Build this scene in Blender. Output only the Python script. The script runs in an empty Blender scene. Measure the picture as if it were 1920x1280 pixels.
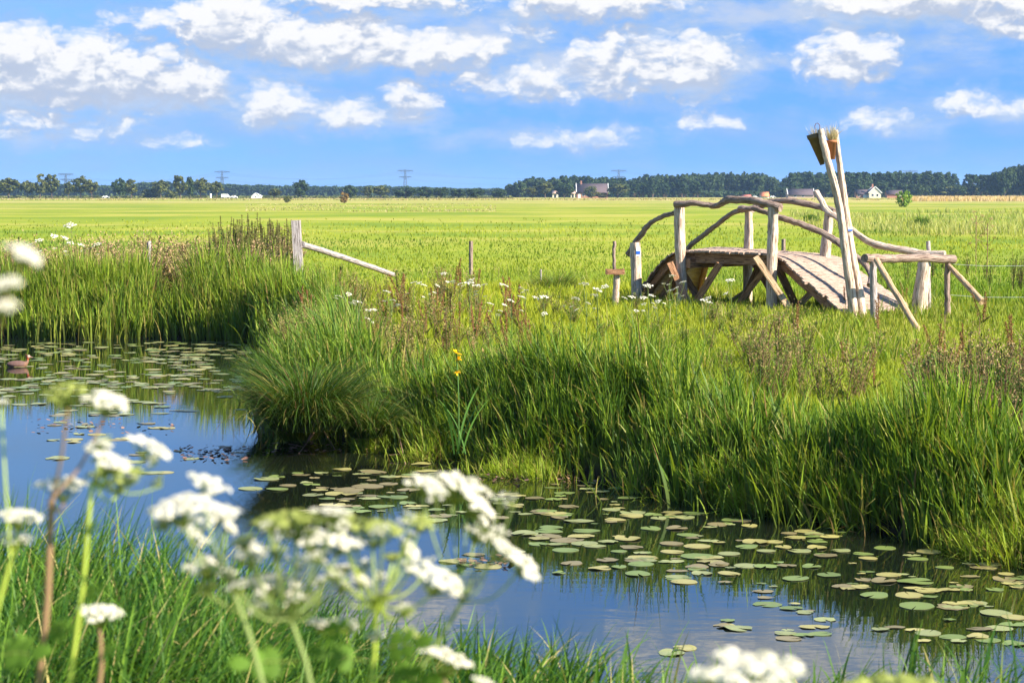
import bpy, math, random
import numpy as np
from mathutils import Vector
sc = bpy.context.scene
COL = sc.collection
R = math.radians
rng = np.random.default_rng(7)
random.seed(7)

# ------------------------------------------------------------ camera
FPX = 3840.0                       # focal length in pixels of a 1920 px wide frame (72 mm lens)
HOR = 362.0                        # horizon row
CAMZ = 3.0
PITCH = math.atan((640 - HOR) / FPX)
cam = bpy.data.cameras.new("camera"); camo = bpy.data.objects.new("camera", cam); COL.objects.link(camo)
camo.location = (0, 0, CAMZ); camo.rotation_euler = (math.pi / 2 - PITCH, 0, 0)
cam.sensor_width = 36; cam.lens = 36 * FPX / 1920; cam.clip_start = 0.1; cam.clip_end = 30000
cam.dof.use_dof = True; cam.dof.focus_distance = 32; cam.dof.aperture_fstop = 8.5
sc.camera = camo

# ------------------------------------------------------------ light
SUN_AZ, SUN_EL = 117.0, 34.0       # azimuth clockwise from +Y
sd_ = bpy.data.lights.new("sun", 'SUN'); so = bpy.data.objects.new("sun", sd_); COL.objects.link(so)
sd_.energy = 4.8; sd_.angle = R(0.55); sd_.color = (1.0, 0.90, 0.76)
sdir = Vector((math.sin(R(SUN_AZ)) * math.cos(R(SUN_EL)), math.cos(R(SUN_AZ)) * math.cos(R(SUN_EL)), math.sin(R(SUN_EL))))
so.rotation_euler = sdir.to_track_quat('Z', 'Y').to_euler(); so.location = (60, -20, 60)
sc.view_settings.view_transform = 'Standard'; sc.view_settings.look = 'None'
sc.view_settings.exposure = 1.65; sc.view_settings.gamma = 1.0
sc.render.engine = 'CYCLES'
sc.cycles.max_bounces = 6; sc.cycles.transparent_max_bounces = 4; sc.cycles.caustics_reflective = False
sc.cycles.caustics_refractive = False; sc.cycles.volume_bounces = 0
sc.cycles.use_denoising = True

# ------------------------------------------------------------ node helpers
class NT:
    def __init__(s, tree): s.t = tree; s.n = tree.nodes; s.l = tree.links
    def new(s, typ, **kw):
        nd = s.n.new(typ)
        for k, v in kw.items(): setattr(nd, k, v)
        return nd
    def put(s, sock, val):
        if val is None: return
        if isinstance(val, bpy.types.NodeSocket): s.l.new(val, sock)
        else: sock.default_value = val
    def math(s, op, a, b=None, c=None, clamp=False):
        nd = s.new('ShaderNodeMath', operation=op, use_clamp=clamp)
        for i, v in enumerate((a, b, c)): s.put(nd.inputs[i], v)
        return nd.outputs[0]
    def vec(s, op, a, b=None, c=None, out=0):
        nd = s.new('ShaderNodeVectorMath', operation=op)
        for i, v in enumerate((a, b, c)):
            if v is not None: s.put(nd.inputs[i], v)
        return nd.outputs['Value'] if out else nd.outputs[0]
    def noise(s, vecin, scale, detail=4, rough=0.55, dist=0.0, dims='3D'):
        nd = s.new('ShaderNodeTexNoise'); nd.noise_dimensions = dims
        if vecin is not None: s.put(nd.inputs['Vector'], vecin)
        nd.inputs['Scale'].default_value = scale; nd.inputs['Detail'].default_value = detail
        nd.inputs['Roughness'].default_value = rough; nd.inputs['Distortion'].default_value = dist
        return nd.outputs[0]
    def mix(s, f, a, b):
        nd = s.new('ShaderNodeMix', data_type='RGBA')
        s.put(nd.inputs[0], f); s.put(nd.inputs[6], a); s.put(nd.inputs[7], b)
        return nd.outputs[2]
    def ramp(s, f, stops):
        nd = s.new('ShaderNodeValToRGB'); e = nd.color_ramp.elements
        while len(e) < len(stops): e.new(0.5)
        for i, (p, c) in enumerate(stops):
            e[i].position = p; e[i].color = tuple(c) + ((1,) if len(c) == 3 else ())
        s.put(nd.inputs[0], f); return nd.outputs[0]
    def smooth(s, x, a, b, c=0.0, d=1.0):
        nd = s.new('ShaderNodeMapRange', interpolation_type='SMOOTHSTEP')
        s.put(nd.inputs[0], x)
        for i, v in enumerate((a, b, c, d)): nd.inputs[1 + i].default_value = v
        return nd.outputs[0]

# ------------------------------------------------------------ sky
world = bpy.data.worlds.new("World"); sc.world = world; world.use_nodes = True
world.cycles.sampling_method = 'MANUAL'; world.cycles.sample_map_resolution = 512
wt = NT(world.node_tree); wt.n.clear()
out = wt.new('ShaderNodeOutputWorld'); bg = wt.new('ShaderNodeBackground')
wt.l.new(bg.outputs[0], out.inputs[0])
SKY = 0.09
bg.inputs[1].default_value = SKY
tc = wt.new('ShaderNodeTexCoord'); gen = tc.outputs['Generated']
sep = wt.new('ShaderNodeSeparateXYZ'); wt.l.new(gen, sep.inputs[0])
# look a little above the white band that the sky model has at the horizon
zz = wt.math('MULTIPLY_ADD', wt.math('MAXIMUM', sep.outputs[2], 0.0), 0.35, 0.28)
cmb = wt.new('ShaderNodeCombineXYZ'); wt.l.new(sep.outputs[0], cmb.inputs[0]); wt.l.new(sep.outputs[1], cmb.inputs[1]); wt.l.new(zz, cmb.inputs[2])
skv = wt.vec('NORMALIZE', cmb.outputs[0])
sky = wt.new('ShaderNodeTexSky', sky_type='NISHITA'); sky.sun_disc = False
sky.sun_elevation = R(SUN_EL); sky.sun_rotation = R(SUN_AZ); sky.air_density = 1.0; sky.dust_density = 0.3; sky.ozone_density = 2.0
wt.l.new(skv, sky.inputs[0])
skyc = wt.vec('MULTIPLY', sky.outputs[0], (0.345, 0.62, 0.95))
# angles on the dome, in units of 1/FPX radian, azimuth from +Y and elevation
az = wt.math('ARCTAN2', sep.outputs[0], sep.outputs[1]); el = wt.math('ARCSINE', sep.outputs[2])
cp = wt.new('ShaderNodeCombineXYZ'); wt.l.new(wt.math('MULTIPLY', az, FPX / 100), cp.inputs[0]); wt.l.new(wt.math('MULTIPLY', el, FPX / 100), cp.inputs[1])
P0 = cp.outputs[0]
BL = [  # x, y (row in the 1920 frame), rx, ry, amp : cumulus on the dome
 (150,140,240,62,1.35),(70,112,95,50,1.3),(330,160,110,48,1.1),(430,48,120,52,1.35),(600,82,210,44,1.3),(800,98,150,40,1.15),
 (290,42,80,20,.85),(700,4,200,26,1.1),(525,202,78,44,1.0),(655,215,72,32,.85),(770,190,55,36,.95),(1110,8,180,34,1.25),
 (1150,130,120,60,1.0),(1285,128,110,58,1.1),(1000,158,140,32,.72),(1580,112,98,52,1.1),(1720,10,210,38,1.3),(1880,32,95,45,1.1),
 (1320,224,75,20,.85),(1070,262,130,22,.62),(1640,232,75,24,.68),(1795,198,62,24,.85),(1885,215,60,15,.72),(60,236,150,32,.58),
 (210,250,90,20,.5),(345,268,60,14,.5),(1900,66,26,20,.9),(1180,70,90,26,.5),(1000,60,60,40,.42),(880,150,120,26,.5),
 (620,-420,300,70,1.0),(1500,-500,420,80,.9),(-400,60,260,60,1.2),(2300,120,260,60,1.1),(200,-700,400,90,.9),(2700,-500,500,120,.9),(-1000,-300,500,120,1.0)]
def cloud_field(p, detail):
    # domain warp, then the largest of the cloud bodies plus fractal billows
    wn = wt.new('ShaderNodeTexNoise'); wn.noise_dimensions = '3D'; wt.l.new(p, wn.inputs['Vector']); wn.inputs['Scale'].default_value = 1.5
    wn.inputs['Detail'].default_value = 3; wn.inputs['Roughness'].default_value = 0.55
    w = wt.vec('MULTIPLY', wt.vec('SUBTRACT', wn.outputs['Color'], (0.5, 0.5, 0.5)), (0.95, 0.55, 0))
    q = wt.vec('ADD', p, w)
    cur = None
    for (cx, cy, rx, ry, a) in BL:
        ux, uy = (cx - 960) / 100, (HOR - cy) / 100; a += .18; sx, sy = 100 / (rx * 1.28), 100 / (ry * 1.38)
        e = wt.vec('MULTIPLY_ADD', q, (sx, sy, 0), (-ux * sx, -uy * sy, 0))
        # flatter base
        dd = wt.vec('DOT_PRODUCT', e, e, out=1)
        v = wt.math('MULTIPLY_ADD', dd, -a, a)
        cur = v if cur is None else wt.math('MAXIMUM', cur, v)
    sq = wt.vec('MULTIPLY', p, (1.0, 1.7, 1))
    n1 = wt.noise(sq, 1.5, detail, 0.56)
    vo = wt.new('ShaderNodeTexVoronoi', feature='SMOOTH_F1'); wt.l.new(wt.vec('ADD', sq, w), vo.inputs['Vector']); vo.inputs['Scale'].default_value = 2.6
    vo.inputs['Smoothness'].default_value = 0.6; vo.inputs['Detail'].default_value = 2; vo.inputs['Roughness'].default_value = 0.6
    cur = wt.math('MAXIMUM', cur, -1.0)
    nn = wt.math('MULTIPLY_ADD', wt.math('SUBTRACT', n1, 0.5), 1.6, wt.math('MULTIPLY', wt.math('SUBTRACT', 0.42, vo.outputs['Distance']), 0.8))
    return wt.math('ADD', cur, nn)
D0 = cloud_field(P0, 6)
D1 = cloud_field(wt.vec('ADD', P0, (-0.05, 0.30, 0)), 5)
alpha = wt.smooth(D0, -0.25, 0.70)
halo = wt.math('MULTIPLY', wt.smooth(D0, -1.15, 0.1), 0.45)
rel = wt.math('SUBTRACT', D0, D1)
lit = wt.smooth(rel, -0.32, 0.55)
thick = wt.smooth(D0, 0.3, 1.6)
cb = wt.mix(lit, (1.85, 2.08, 2.55, 1), (3.75, 3.66, 3.55, 1))
cb = wt.mix(wt.math('MULTIPLY', thick, 0.2), cb, (3.6, 3.6, 3.6, 1))
# broad soft sheets of grey stratocumulus between and below the cumulus
def soft_field(p):
    cur = None
    q = wt.vec('ADD', p, wt.vec('MULTIPLY', wt.vec('SUBTRACT', wt.noise(p, 0.7, 2, .5), (0.5, 0.5, 0.5)), (2.0, 0.8, 0)))
    for (cx, cy, rx, ry, a) in [(250,185,420,62,.9),(660,225,280,42,.8),(1010,140,240,64,.9),(1020,262,330,30,.7),(820,70,330,90,.8),(1560,30,520,52,.9),(150,252,260,32,.7),(1720,215,300,42,.6),(1260,120,300,86,.8),(1800,110,260,60,.5),(500,130,300,50,.6)]:
        ux, uy = (cx - 960) / 100, (HOR - cy) / 100; sx, sy = 100 / rx, 100 / ry
        e = wt.vec('MULTIPLY_ADD', q, (sx, sy, 0), (-ux * sx, -uy * sy, 0)); v = wt.math('MULTIPLY_ADD', wt.vec('DOT_PRODUCT', e, e, out=1), -a, a)
        cur = v if cur is None else wt.math('MAXIMUM', cur, v)
    n = wt.noise(wt.vec('MULTIPLY', p, (0.7, 1.8, 1)), 1.3, 6, .58)
    return wt.math('ADD', wt.math('MAXIMUM', cur, -1.0), wt.math('MULTIPLY', wt.math('SUBTRACT', n, .5), 2.2))
SF = soft_field(P0)
softa = wt.math('MULTIPLY', wt.smooth(SF, 0.0, 1.1), 0.72)
softc = wt.mix(wt.smooth(SF, .2, 1.2), (1.55, 2.12, 2.9, 1), (2.45, 2.62, 2.95, 1))
# thin veil of high cloud
veil = wt.math('MULTIPLY', wt.smooth(wt.noise(wt.vec('MULTIPLY', P0, (0.35, 1.1, 1)), 1.3, 5, 0.6), 0.36, 0.72), 0.55)
left = wt.smooth(az, -0.34, 0.05, 0.30, 0.0)
skyc = wt.mix(left, skyc, (2.0, 3.1, 3.8, 1))
skyc = wt.mix(veil, skyc, (1.2, 1.8, 2.75, 1))
skyc = wt.mix(halo, skyc, (1.40, 2.02, 2.85, 1))
skyc = wt.mix(softa, skyc, softc)
final = wt.mix(wt.math('MULTIPLY', alpha, 0.96), skyc, cb)
wt.l.new(final, bg.inputs[0])

# ------------------------------------------------------------ projection helpers
_f = np.array([0, math.cos(PITCH), -math.sin(PITCH)]); _u = np.array([0, math.sin(PITCH), math.cos(PITCH)]); _r = np.array([1.0, 0, 0])
def ray(px, py): return _f + _r * ((px - 960) / FPX) + _u * ((640 - py) / FPX)
def D(px, py, d):
    v = ray(px, py); return np.array([0, 0, CAMZ]) + v * (d / v[1])
def G(px, py, z=0.0):
    v = ray(px, py); return np.array([0, 0, CAMZ]) + v * ((z - CAMZ) / v[2])

# ------------------------------------------------------------ noise in numpy
_lat = rng.random((256, 256))
def vnoise(x, y):
    x = np.asarray(x, float); y = np.asarray(y, float)
    xi = np.floor(x).astype(int); yi = np.floor(y).astype(int); fx = x - xi; fy = y - yi
    fx = fx * fx * (3 - 2 * fx); fy = fy * fy * (3 - 2 * fy)
    a = _lat[xi % 256, yi % 256]; b = _lat[(xi + 1) % 256, yi % 256]; c = _lat[xi % 256, (yi + 1) % 256]; d = _lat[(xi + 1) % 256, (yi + 1) % 256]
    return (a * (1 - fx) + b * fx) * (1 - fy) + (c * (1 - fx) + d * fx) * fy
def fbm(x, y, o=3):
    s = 0; a = 0.5; t = 0
    for i in range(o): s = s + a * vnoise(x * 2 ** i + 17 * i, y * 2 ** i + 5 * i); t += a; a *= 0.5
    return s / t
def sstep(a, b, x): t = np.clip((x - a) / (b - a), 0, 1); return t * t * (3 - 2 * t)

# ------------------------------------------------------------ mesh builder
class M:
    def __init__(s): s.V = []; s.F = []; s.C = []; s.U = []; s.n = 0
    def add(s, V, F, C=None, U=None):
        V = np.asarray(V, np.float32).reshape(-1, 3); F = np.asarray(F, np.int64)
        s.V.append(V); s.F.append(F + s.n); s.n += len(V)
        if C is None: C = np.ones((len(V), 3))
        C = np.asarray(C, np.float32)
        if C.ndim == 1: C = np.tile(C, (len(V), 1))
        s.C.append(C)
        s.U.append(np.zeros((len(V), 2), np.float32) if U is None else np.asarray(U, np.float32))
    def build(s, name, mat, parent=None, smooth=False):
        me = bpy.data.meshes.new(name)
        V = np.concatenate(s.V)
        if parent is not None: V = V - np.array(parent['_o'], np.float32)
        C = np.concatenate(s.C); U = np.concatenate(s.U)
        loops = np.concatenate([f.ravel() for f in s.F]); tot = np.concatenate([np.full(len(f), f.shape[1]) for f in s.F])
        st = np.concatenate([[0], np.cumsum(tot)[:-1]])
        me.vertices.add(len(V)); me.vertices.foreach_set('co', V.astype(np.float32).ravel())
        me.loops.add(len(loops)); me.loops.foreach_set('vertex_index', loops.astype(np.int32))
        me.polygons.add(len(tot)); me.polygons.foreach_set('loop_start', st.astype(np.int32))
        me.update(calc_edges=True)
        uv = me.uv_layers.new(name='UVMap'); uv.data.foreach_set('uv', U[loops].astype(np.float32).ravel())
        ca = me.color_attributes.new('Col', 'FLOAT_COLOR', 'POINT')
        ca.data.foreach_set('color', np.concatenate([C, np.ones((len(C), 1), np.float32)], 1).astype(np.float32).ravel())
        if smooth: me.polygons.foreach_set('use_smooth', np.ones(len(tot), bool))
        me.materials.append(mat)
        o = bpy.data.objects.new(name, me); COL.objects.link(o)
        if parent is not None: o.parent = parent; o['_o'] = list(parent['_o'])
        return o
    def tube(s, pts, rad, n=10, jit=0.0, col=None, cap=True, seed=None):
        pts = [np.asarray(p, float) for p in pts]; k = len(pts)
        rad = np.full(k, rad) if np.isscalar(rad) else np.asarray(rad, float)
        P = np.array(pts); T = np.gradient(P, axis=0); T /= np.linalg.norm(T, axis=1)[:, None] + 1e-9
        ref = np.array([0.0, 0, 1]) if abs(T[0][2]) < 0.9 else np.array([1.0, 0, 0])
        V = []; U = []; L = 0
        lob = rng.random(3) * 6.28
        for i in range(k):
            if i: L += np.linalg.norm(P[i] - P[i - 1])
            a = np.cross(T[i], ref); a /= np.linalg.norm(a) + 1e-9; b = np.cross(T[i], a)
            ang = np.linspace(0, 2 * math.pi, n + 1)
            rr = rad[i] * (1 + jit * (np.sin(ang * 2 + lob[0] + L * 2) * .5 + np.sin(ang * 3 + lob[1] - L * 3) * .5) + jit * 0.35 * np.sin(L * 9 + lob[2]))
            V.append(P[i] + np.outer(np.cos(ang) * rr, a) + np.outer(np.sin(ang) * rr, b))
            U.append(np.stack([ang / 6.283 * 6.283 * rad.mean(), np.full(n + 1, L + lob[0])], 1))
        V = np.concatenate(V); U = np.concatenate(U)
        F = []
        for i in range(k - 1):
            for j in range(n):
                a = i * (n + 1) + j; F.append((a, a + 1, a + n + 2, a + n + 1))
        s.add(V, F, col, U)
        if cap:
            for i, d in ((0, -1), (k - 1, 1)):
                ring = V[i * (n + 1):i * (n + 1) + n]
                f = list(range(n)); f = f if d > 0 else f[::-1]
                s.add(ring, [f], None if col is None else col, np.stack([np.cos(np.arange(n)) * .02 + 9, np.sin(np.arange(n)) * .02 + 9], 1))
    def beam(s, p0, p1, w, h, up=(0, 0, 1), col=None, rot=0):
        p0 = np.asarray(p0, float); p1 = np.asarray(p1, float); t = p1 - p0; L = np.linalg.norm(t); t /= L
        up = np.asarray(up, float); a = np.cross(t, up); a /= np.linalg.norm(a); b = np.cross(a, t)
        c = []
        for P in (p0, p1):
            for (i, j) in ((-1, -1), (1, -1), (1, 1), (-1, 1)): c.append(P + a * i * w / 2 + b * j * h / 2)
        c = np.array(c); off = rng.random() * 20
        for f in ((0, 1, 5, 4), (1, 2, 6, 5), (2, 3, 7, 6), (3, 0, 4, 7), (3, 2, 1, 0), (4, 5, 6, 7)):
            q = c[list(f)]
            if len(set(f) & {0, 1, 2, 3}) == 2: uv = [(off, off), (off + (w if f[0] in (0, 2) else h), off), (off + (w if f[0] in (0, 2) else h), off + L), (off, off + L)]
            else: uv = [(0, 0), (w, 0), (w, h), (0, h)]
            s.add(q, [(0, 1, 2, 3)], col, uv)
    def box(s, c, size, rz=0, col=None):
        c = np.asarray(c, float); dx = size[0] / 2; d = np.array([math.cos(rz), math.sin(rz), 0])
        s.beam(c - d * dx, c + d * dx, size[1], size[2], col=col)
    def lathe(s, c, prof, n=20, col=None, tilt=None):
        V = []; ang = np.linspace(0, 2 * math.pi, n, endpoint=False)
        for (r, z) in prof: V.append(np.stack([np.cos(ang) * r, np.sin(ang) * r, np.full(n, z)], 1))
        V = np.concatenate(V)
        if tilt is not None: V = V @ tilt.T
        F = [(i * n + j, i * n + (j + 1) % n, (i + 1) * n + (j + 1) % n, (i + 1) * n + j) for i in range(len(prof) - 1) for j in range(n)]
        s.add(V + np.asarray(c), F, col)
    def discs(s, c, nrm, r, k=6, col=None, cup=0.0):
        """small flat polygons, many at once"""
        c = np.asarray(c, float); N = len(c); nrm = nrm / (np.linalg.norm(nrm, axis=1)[:, None] + 1e-9)
        ref = rng.normal(size=(N, 3)); a = np.cross(nrm, ref); a /= np.linalg.norm(a, axis=1)[:, None] + 1e-9; b = np.cross(nrm, a)
        r = np.broadcast_to(r, (N,))
        ang = np.arange(k) * 2 * math.pi / k
        V = c[:, None, :] + r[:, None, None] * (np.cos(ang)[None, :, None] * a[:, None, :] + np.sin(ang)[None, :, None] * b[:, None, :])
        F = np.arange(N * k).reshape(N, k)
        if col is None: C = None
        else:
            col = np.asarray(col); C = np.repeat(col, k, 0) if col.ndim == 2 else col
        s.add(V.reshape(-1, 3), F, C)
    def blades(s, base, h, w, phi, th0, curv, n, c0, c1, twist=None, prof='reed', wave=0.0):
        """many grass blades at once: base (N,3), bent strips of n quads"""
        base = np.asarray(base, float); N = len(base)
        bc = lambda v: np.broadcast_to(np.asarray(v, float), (N,))
        h, w, phi, th0, curv = map(bc, (h, w, phi, th0, curv))
        if twist is None: twist = rng.normal(0, 0.7, N)
        hd = np.stack([np.cos(phi), np.sin(phi), np.zeros(N)], 1)
        sd = np.stack([-np.sin(phi + twist), np.cos(phi + twist), np.zeros(N)], 1)
        P = base.copy(); V = np.empty((N, n + 1, 2, 3)); C = np.empty((N, n + 1, 2, 3))
        c0 = np.broadcast_to(c0, (N, 3)); c1 = np.broadcast_to(c1, (N, 3))
        for k in range(n + 1):
            t = k / n
            pw = (1 - t ** 2.2) * (0.65 + 0.7 * min(t * 2.5, 1) * 0.5) if prof == 'reed' else (1 - t) ** 0.8
            if prof == 'leaf': pw = max(math.sin(math.pi * (0.06 + 0.94 * t)) ** 0.8, 0.0)
            pw = max(pw, 0.04)
            V[:, k, 0] = P - sd * (w * pw / 2)[:, None]; V[:, k, 1] = P + sd * (w * pw / 2)[:, None]
            tt = t if prof != 'leaf' else t
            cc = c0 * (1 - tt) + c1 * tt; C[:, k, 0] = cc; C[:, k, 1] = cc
            th = th0 + curv * ((k + 0.5) / n) ** 1.3
            P = P + (hd * np.sin(th)[:, None] + np.array([0, 0, 1.0]) * np.cos(th)[:, None]) * (h / n)[:, None]
        i0 = (np.arange(N) * (n + 1) * 2)[:, None] + (np.arange(n) * 2)[None, :]
        F = np.stack([i0, i0 + 1, i0 + 3, i0 + 2], -1).reshape(-1, 4)
        s.add(V.reshape(-1, 3), F, C.reshape(-1, 3))

def tag(o, label, cat=None, group=None, kind=None):
    o['label'] = label
    if cat: o['category'] = cat
    if group: o['group'] = group
    if kind: o['kind'] = kind
    return o
def thing(name, label, cat, loc, group=None):
    o = bpy.data.objects.new(name, None); COL.objects.link(o); o.location = tuple(float(v) for v in loc); o.empty_display_size = 0.2
    o['_o'] = [float(v) for v in loc]
    return tag(o, label, cat, group)
def dup(root, loc, rz=0, s=1.0, label=None, group=None, kids=True):
    r = root.copy(); COL.objects.link(r); r.location = tuple(float(v) for v in loc); r.rotation_euler = (0, 0, rz)
    r.scale = (s, s, s) if np.isscalar(s) else s
    if label: r['label'] = label
    if group: r['group'] = group
    if kids:
        for ch in list(root.children):
            c = ch.copy(); COL.objects.link(c); c.parent = r
            for g in list(ch.children):
                d = g.copy(); COL.objects.link(d); d.parent = c
    return r
def smoothpath(pts, sub=4):
    P = np.array(pts, float); P = np.vstack([2 * P[0] - P[1], P, 2 * P[-1] - P[-2]]); o = []
    for i in range(1, len(P) - 2):
        for t in np.arange(sub) / sub:
            o.append(0.5 * ((2 * P[i]) + (-P[i - 1] + P[i + 1]) * t + (2 * P[i - 1] - 5 * P[i] + 4 * P[i + 1] - P[i + 2]) * t * t + (-P[i - 1] + 3 * P[i] - 3 * P[i + 1] + P[i + 2]) * t ** 3))
    o.append(P[-2]); return np.array(o)

# ------------------------------------------------------------ materials
def mat_new(name):
    m = bpy.data.materials.new(name); m.use_nodes = True; t = NT(m.node_tree); t.n.clear()
    o = t.new('ShaderNodeOutputMaterial'); return m, t, o
def leaf_mat(name, transl=0.4, rough=0.5, spec=0.35, tint=(1.25, 1.2, 0.55)):
    m, t, o = mat_new(name)
    at = t.new('ShaderNodeAttribute', attribute_name='Col'); c = at.outputs[0]
    p = t.new('ShaderNodeBsdfPrincipled'); t.l.new(c, p.inputs['Base Color']); p.inputs['Roughness'].default_value = rough; p.inputs['Specular IOR Level'].default_value = spec
    if transl > 0:
        tr = t.new('ShaderNodeBsdfTranslucent'); t.l.new(t.vec('MULTIPLY', c, tint), tr.inputs[0])
        mx = t.new('ShaderNodeMixShader'); mx.inputs[0].default_value = transl
        t.l.new(p.outputs[0], mx.inputs[1]); t.l.new(tr.outputs[0], mx.inputs[2]); t.l.new(mx.outputs[0], o.inputs[0])
    else: t.l.new(p.outputs[0], o.inputs[0])
    return m
def wood_mat(name, pale, mid, dark, lichen=0.25):
    m, t, o = mat_new(name)
    uv = t.new('ShaderNodeTexCoord').outputs['UV']
    g1 = t.noise(t.vec('MULTIPLY', uv, (48, 3, 1)), 1.0, 6, 0.65, 0.4)
    g2 = t.noise(t.vec('MULTIPLY', uv, (9, 2.2, 1)), 1.0, 4, 0.6)
    c = t.ramp(g1, [(0.37, dark), (0.45, mid), (0.56, pale)])
    c = t.mix(t.smooth(g2, 0.50, 0.72, 0, 0.75), c, mid + (1,) if len(mid) == 3 else mid)
    g3 = t.noise(t.vec('MULTIPLY', uv, (18, 9, 1)), 1.0, 5, 0.7)
    c = t.mix(t.smooth(g3, 0.55, 0.66, 0, lichen * 1.4), c, dark + (1,))
    p = t.new('ShaderNodeBsdfPrincipled'); t.l.new(c, p.inputs['Base Color']); p.inputs['Roughness'].default_value = 0.85; p.inputs['Specular IOR Level'].default_value = 0.2
    b = t.new('ShaderNodeBump'); b.inputs['Strength'].default_value = 0.9; b.inputs['Distance'].default_value = 0.03; t.l.new(g1, b.inputs['Height']); t.l.new(b.outputs[0], p.inputs['Normal'])
    t.l.new(p.outputs[0], o.inputs[0]); return m
def plain(name, col, rough=0.6, var=0.15, scale=8, metal=0, spec=0.4):
    m, t, o = mat_new(name)
    oc = t.new('ShaderNodeTexCoord').outputs['Object']; n = t.noise(oc, scale, 5, 0.6)
    c = t.mix(n, tuple(v * (1 - var) for v in col) + (1,), tuple(min(1, v * (1 + var)) for v in col) + (1,))
    p = t.new('ShaderNodeBsdfPrincipled'); t.l.new(c, p.inputs['Base Color']); p.inputs['Roughness'].default_value = rough; p.inputs['Metallic'].default_value = metal
    p.inputs['Specular IOR Level'].default_value = spec
    t.l.new(p.outputs[0], o.inputs[0]); return m
LEAF = leaf_mat('grass_blade', 0.42, .6, .10)
REED = leaf_mat('reed_blade', 0.36, 0.5, 0.16)
DRY = leaf_mat('dry_plant', 0.25, 0.8, 0.1, (1, 0.95, 0.8))
PETAL = leaf_mat('white_petal', 0.35, 0.7, 0.1, (1, 1, 0.95))
STEM = leaf_mat('plant_stem', 0.0, 0.6, 0.25)
TREEL = leaf_mat('tree_leaf', 0.15, 0.6, 0.15)
BARK = plain('bark', (0.10, 0.075, 0.05), 0.9, 0.3, 3)
WOOD = wood_mat('debarked_pole_wood', (0.62, 0.51, 0.41), (0.40, 0.29, 0.21), (0.12, 0.07, 0.045))
RAILW = wood_mat('weathered_rail_wood', (0.33, 0.25, 0.20), (0.19, 0.135, 0.105), (0.07, 0.045, 0.035), 0.4)
PLANK = wood_mat('deck_plank_wood', (0.42, 0.32, 0.25), (0.28, 0.20, 0.15), (0.10, 0.065, 0.05), 0.45)
BEAMW = wood_mat('brown_beam_wood', (0.40, 0.22, 0.12), (0.25, 0.125, 0.06), (0.05, 0.025, 0.015), 0.3)
TANW = wood_mat('tan_brace_wood', (0.52, 0.37, 0.22), (0.36, 0.24, 0.13), (0.10, 0.06, 0.03), 0.2)
GREYW = wood_mat('grey_post_wood', (0.42, 0.38, 0.36), (0.28, 0.24, 0.22), (0.09, 0.07, 0.06), 0.3)

# ------------------------------------------------------------ ground
shore_px = [(2500, 1150), (2200, 1100), (1920, 1040), (1760, 1012), (1600, 985), (1480, 975), (1400, 955), (1330, 950), (1250, 925), (1100, 898), (950, 878), (830, 858), (700, 834), (620, 815),
            (540, 806), (500, 795), (488, 760), (494, 715), (500, 675), (494, 648), (460, 640), (300, 634), (150, 636), (0, 632), (-300, 626), (-900, 618)]
shore = np.array([G(x, y)[:2] for x, y in shore_px])
near = np.array([(-60.0, 10.4), (-6, 9.6), (-2.5, 9.2), (-0.8, 8.6), (0.4, 8.0), (3, 7.8), (60, 7.4)])
poly = np.vstack([[60, shore[0][1] - 8], shore, [-60, 46], near[0:1], near[1:], ])
SEG = np.stack([poly, np.roll(poly, -1, 0)], 1)
def inside(x, y):
    c = np.zeros(x.shape, bool)
    for (a, b) in SEG:
        cond = (a[1] > y) != (b[1] > y)
        with np.errstate(divide='ignore', invalid='ignore'):
            xi = (b[0] - a[0]) * (y - a[1]) / (b[1] - a[1] + 1e-12) + a[0]
        c ^= cond & (x < xi)
    return c
def sdist(x, y):
    """distance to the shoreline, positive on land"""
    x = np.asarray(x, float); y = np.asarray(y, float); best = np.full(x.shape, 1e9)
    for (a, b) in SEG:
        d = b - a; t = np.clip(((x - a[0]) * d[0] + (y - a[1]) * d[1]) / (d @ d), 0, 1)
        best = np.minimum(best, np.hypot(x - a[0] - t * d[0], y - a[1] - t * d[1]))
    return np.where(inside(x, y), -best, best)
def gz(x, y):
    x = np.asarray(x, float); y = np.asarray(y, float); s = sdist(x, y)
    far = 0.30 * sstep(-0.05, 0.45, s) + 0.10 * sstep(0.5, 4, s) + 0.12 * sstep(34, 43, y) + 0.05 * (fbm(x * .35, y * .35) - .5) * sstep(0.3, 2, s)
    nearz = 0.5 * sstep(0, .4, s) + 0.75 * sstep(.2, 1.1, s)
    land = np.where(y < 14, nearz, far)
    return np.where(s < 0, -0.7 * sstep(0, 0.9, -s) - 0.02, land)
def ground_at(px, py):
    z = 0.45
    for _ in range(6):
        p = G(px, py, z); z = float(gz(np.array([p[0]]), np.array([p[1]]))[0])
    return np.array([p[0], p[1], z])
ys = np.concatenate([np.arange(-30, 2, 4), np.arange(2, 8, 0.5), np.arange(8, 52, 0.22), 52 * 1.09 ** np.arange(0, 60)])
xs_ = np.concatenate([np.arange(0, 16, 0.25), 16 * 1.12 ** np.arange(0, 56)]); xs = np.concatenate([-xs_[:0:-1], xs_])
X, Y = np.meshgrid(xs, ys); Z = gz(X, Y)
g = M(); nx, ny = len(xs), len(ys)
ii = (np.arange(ny - 1)[:, None] * nx + np.arange(nx - 1)[None, :]).ravel()
g.add(np.stack([X, Y, Z], -1).reshape(-1, 3), np.stack([ii, ii + 1, ii + nx + 1, ii + nx], 1))
m, t, o = mat_new('meadow_ground')
oc = t.new('ShaderNodeTexCoord').outputs['Object']; spz = t.new('ShaderNodeSeparateXYZ'); t.l.new(oc, spz.inputs[0])
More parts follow.
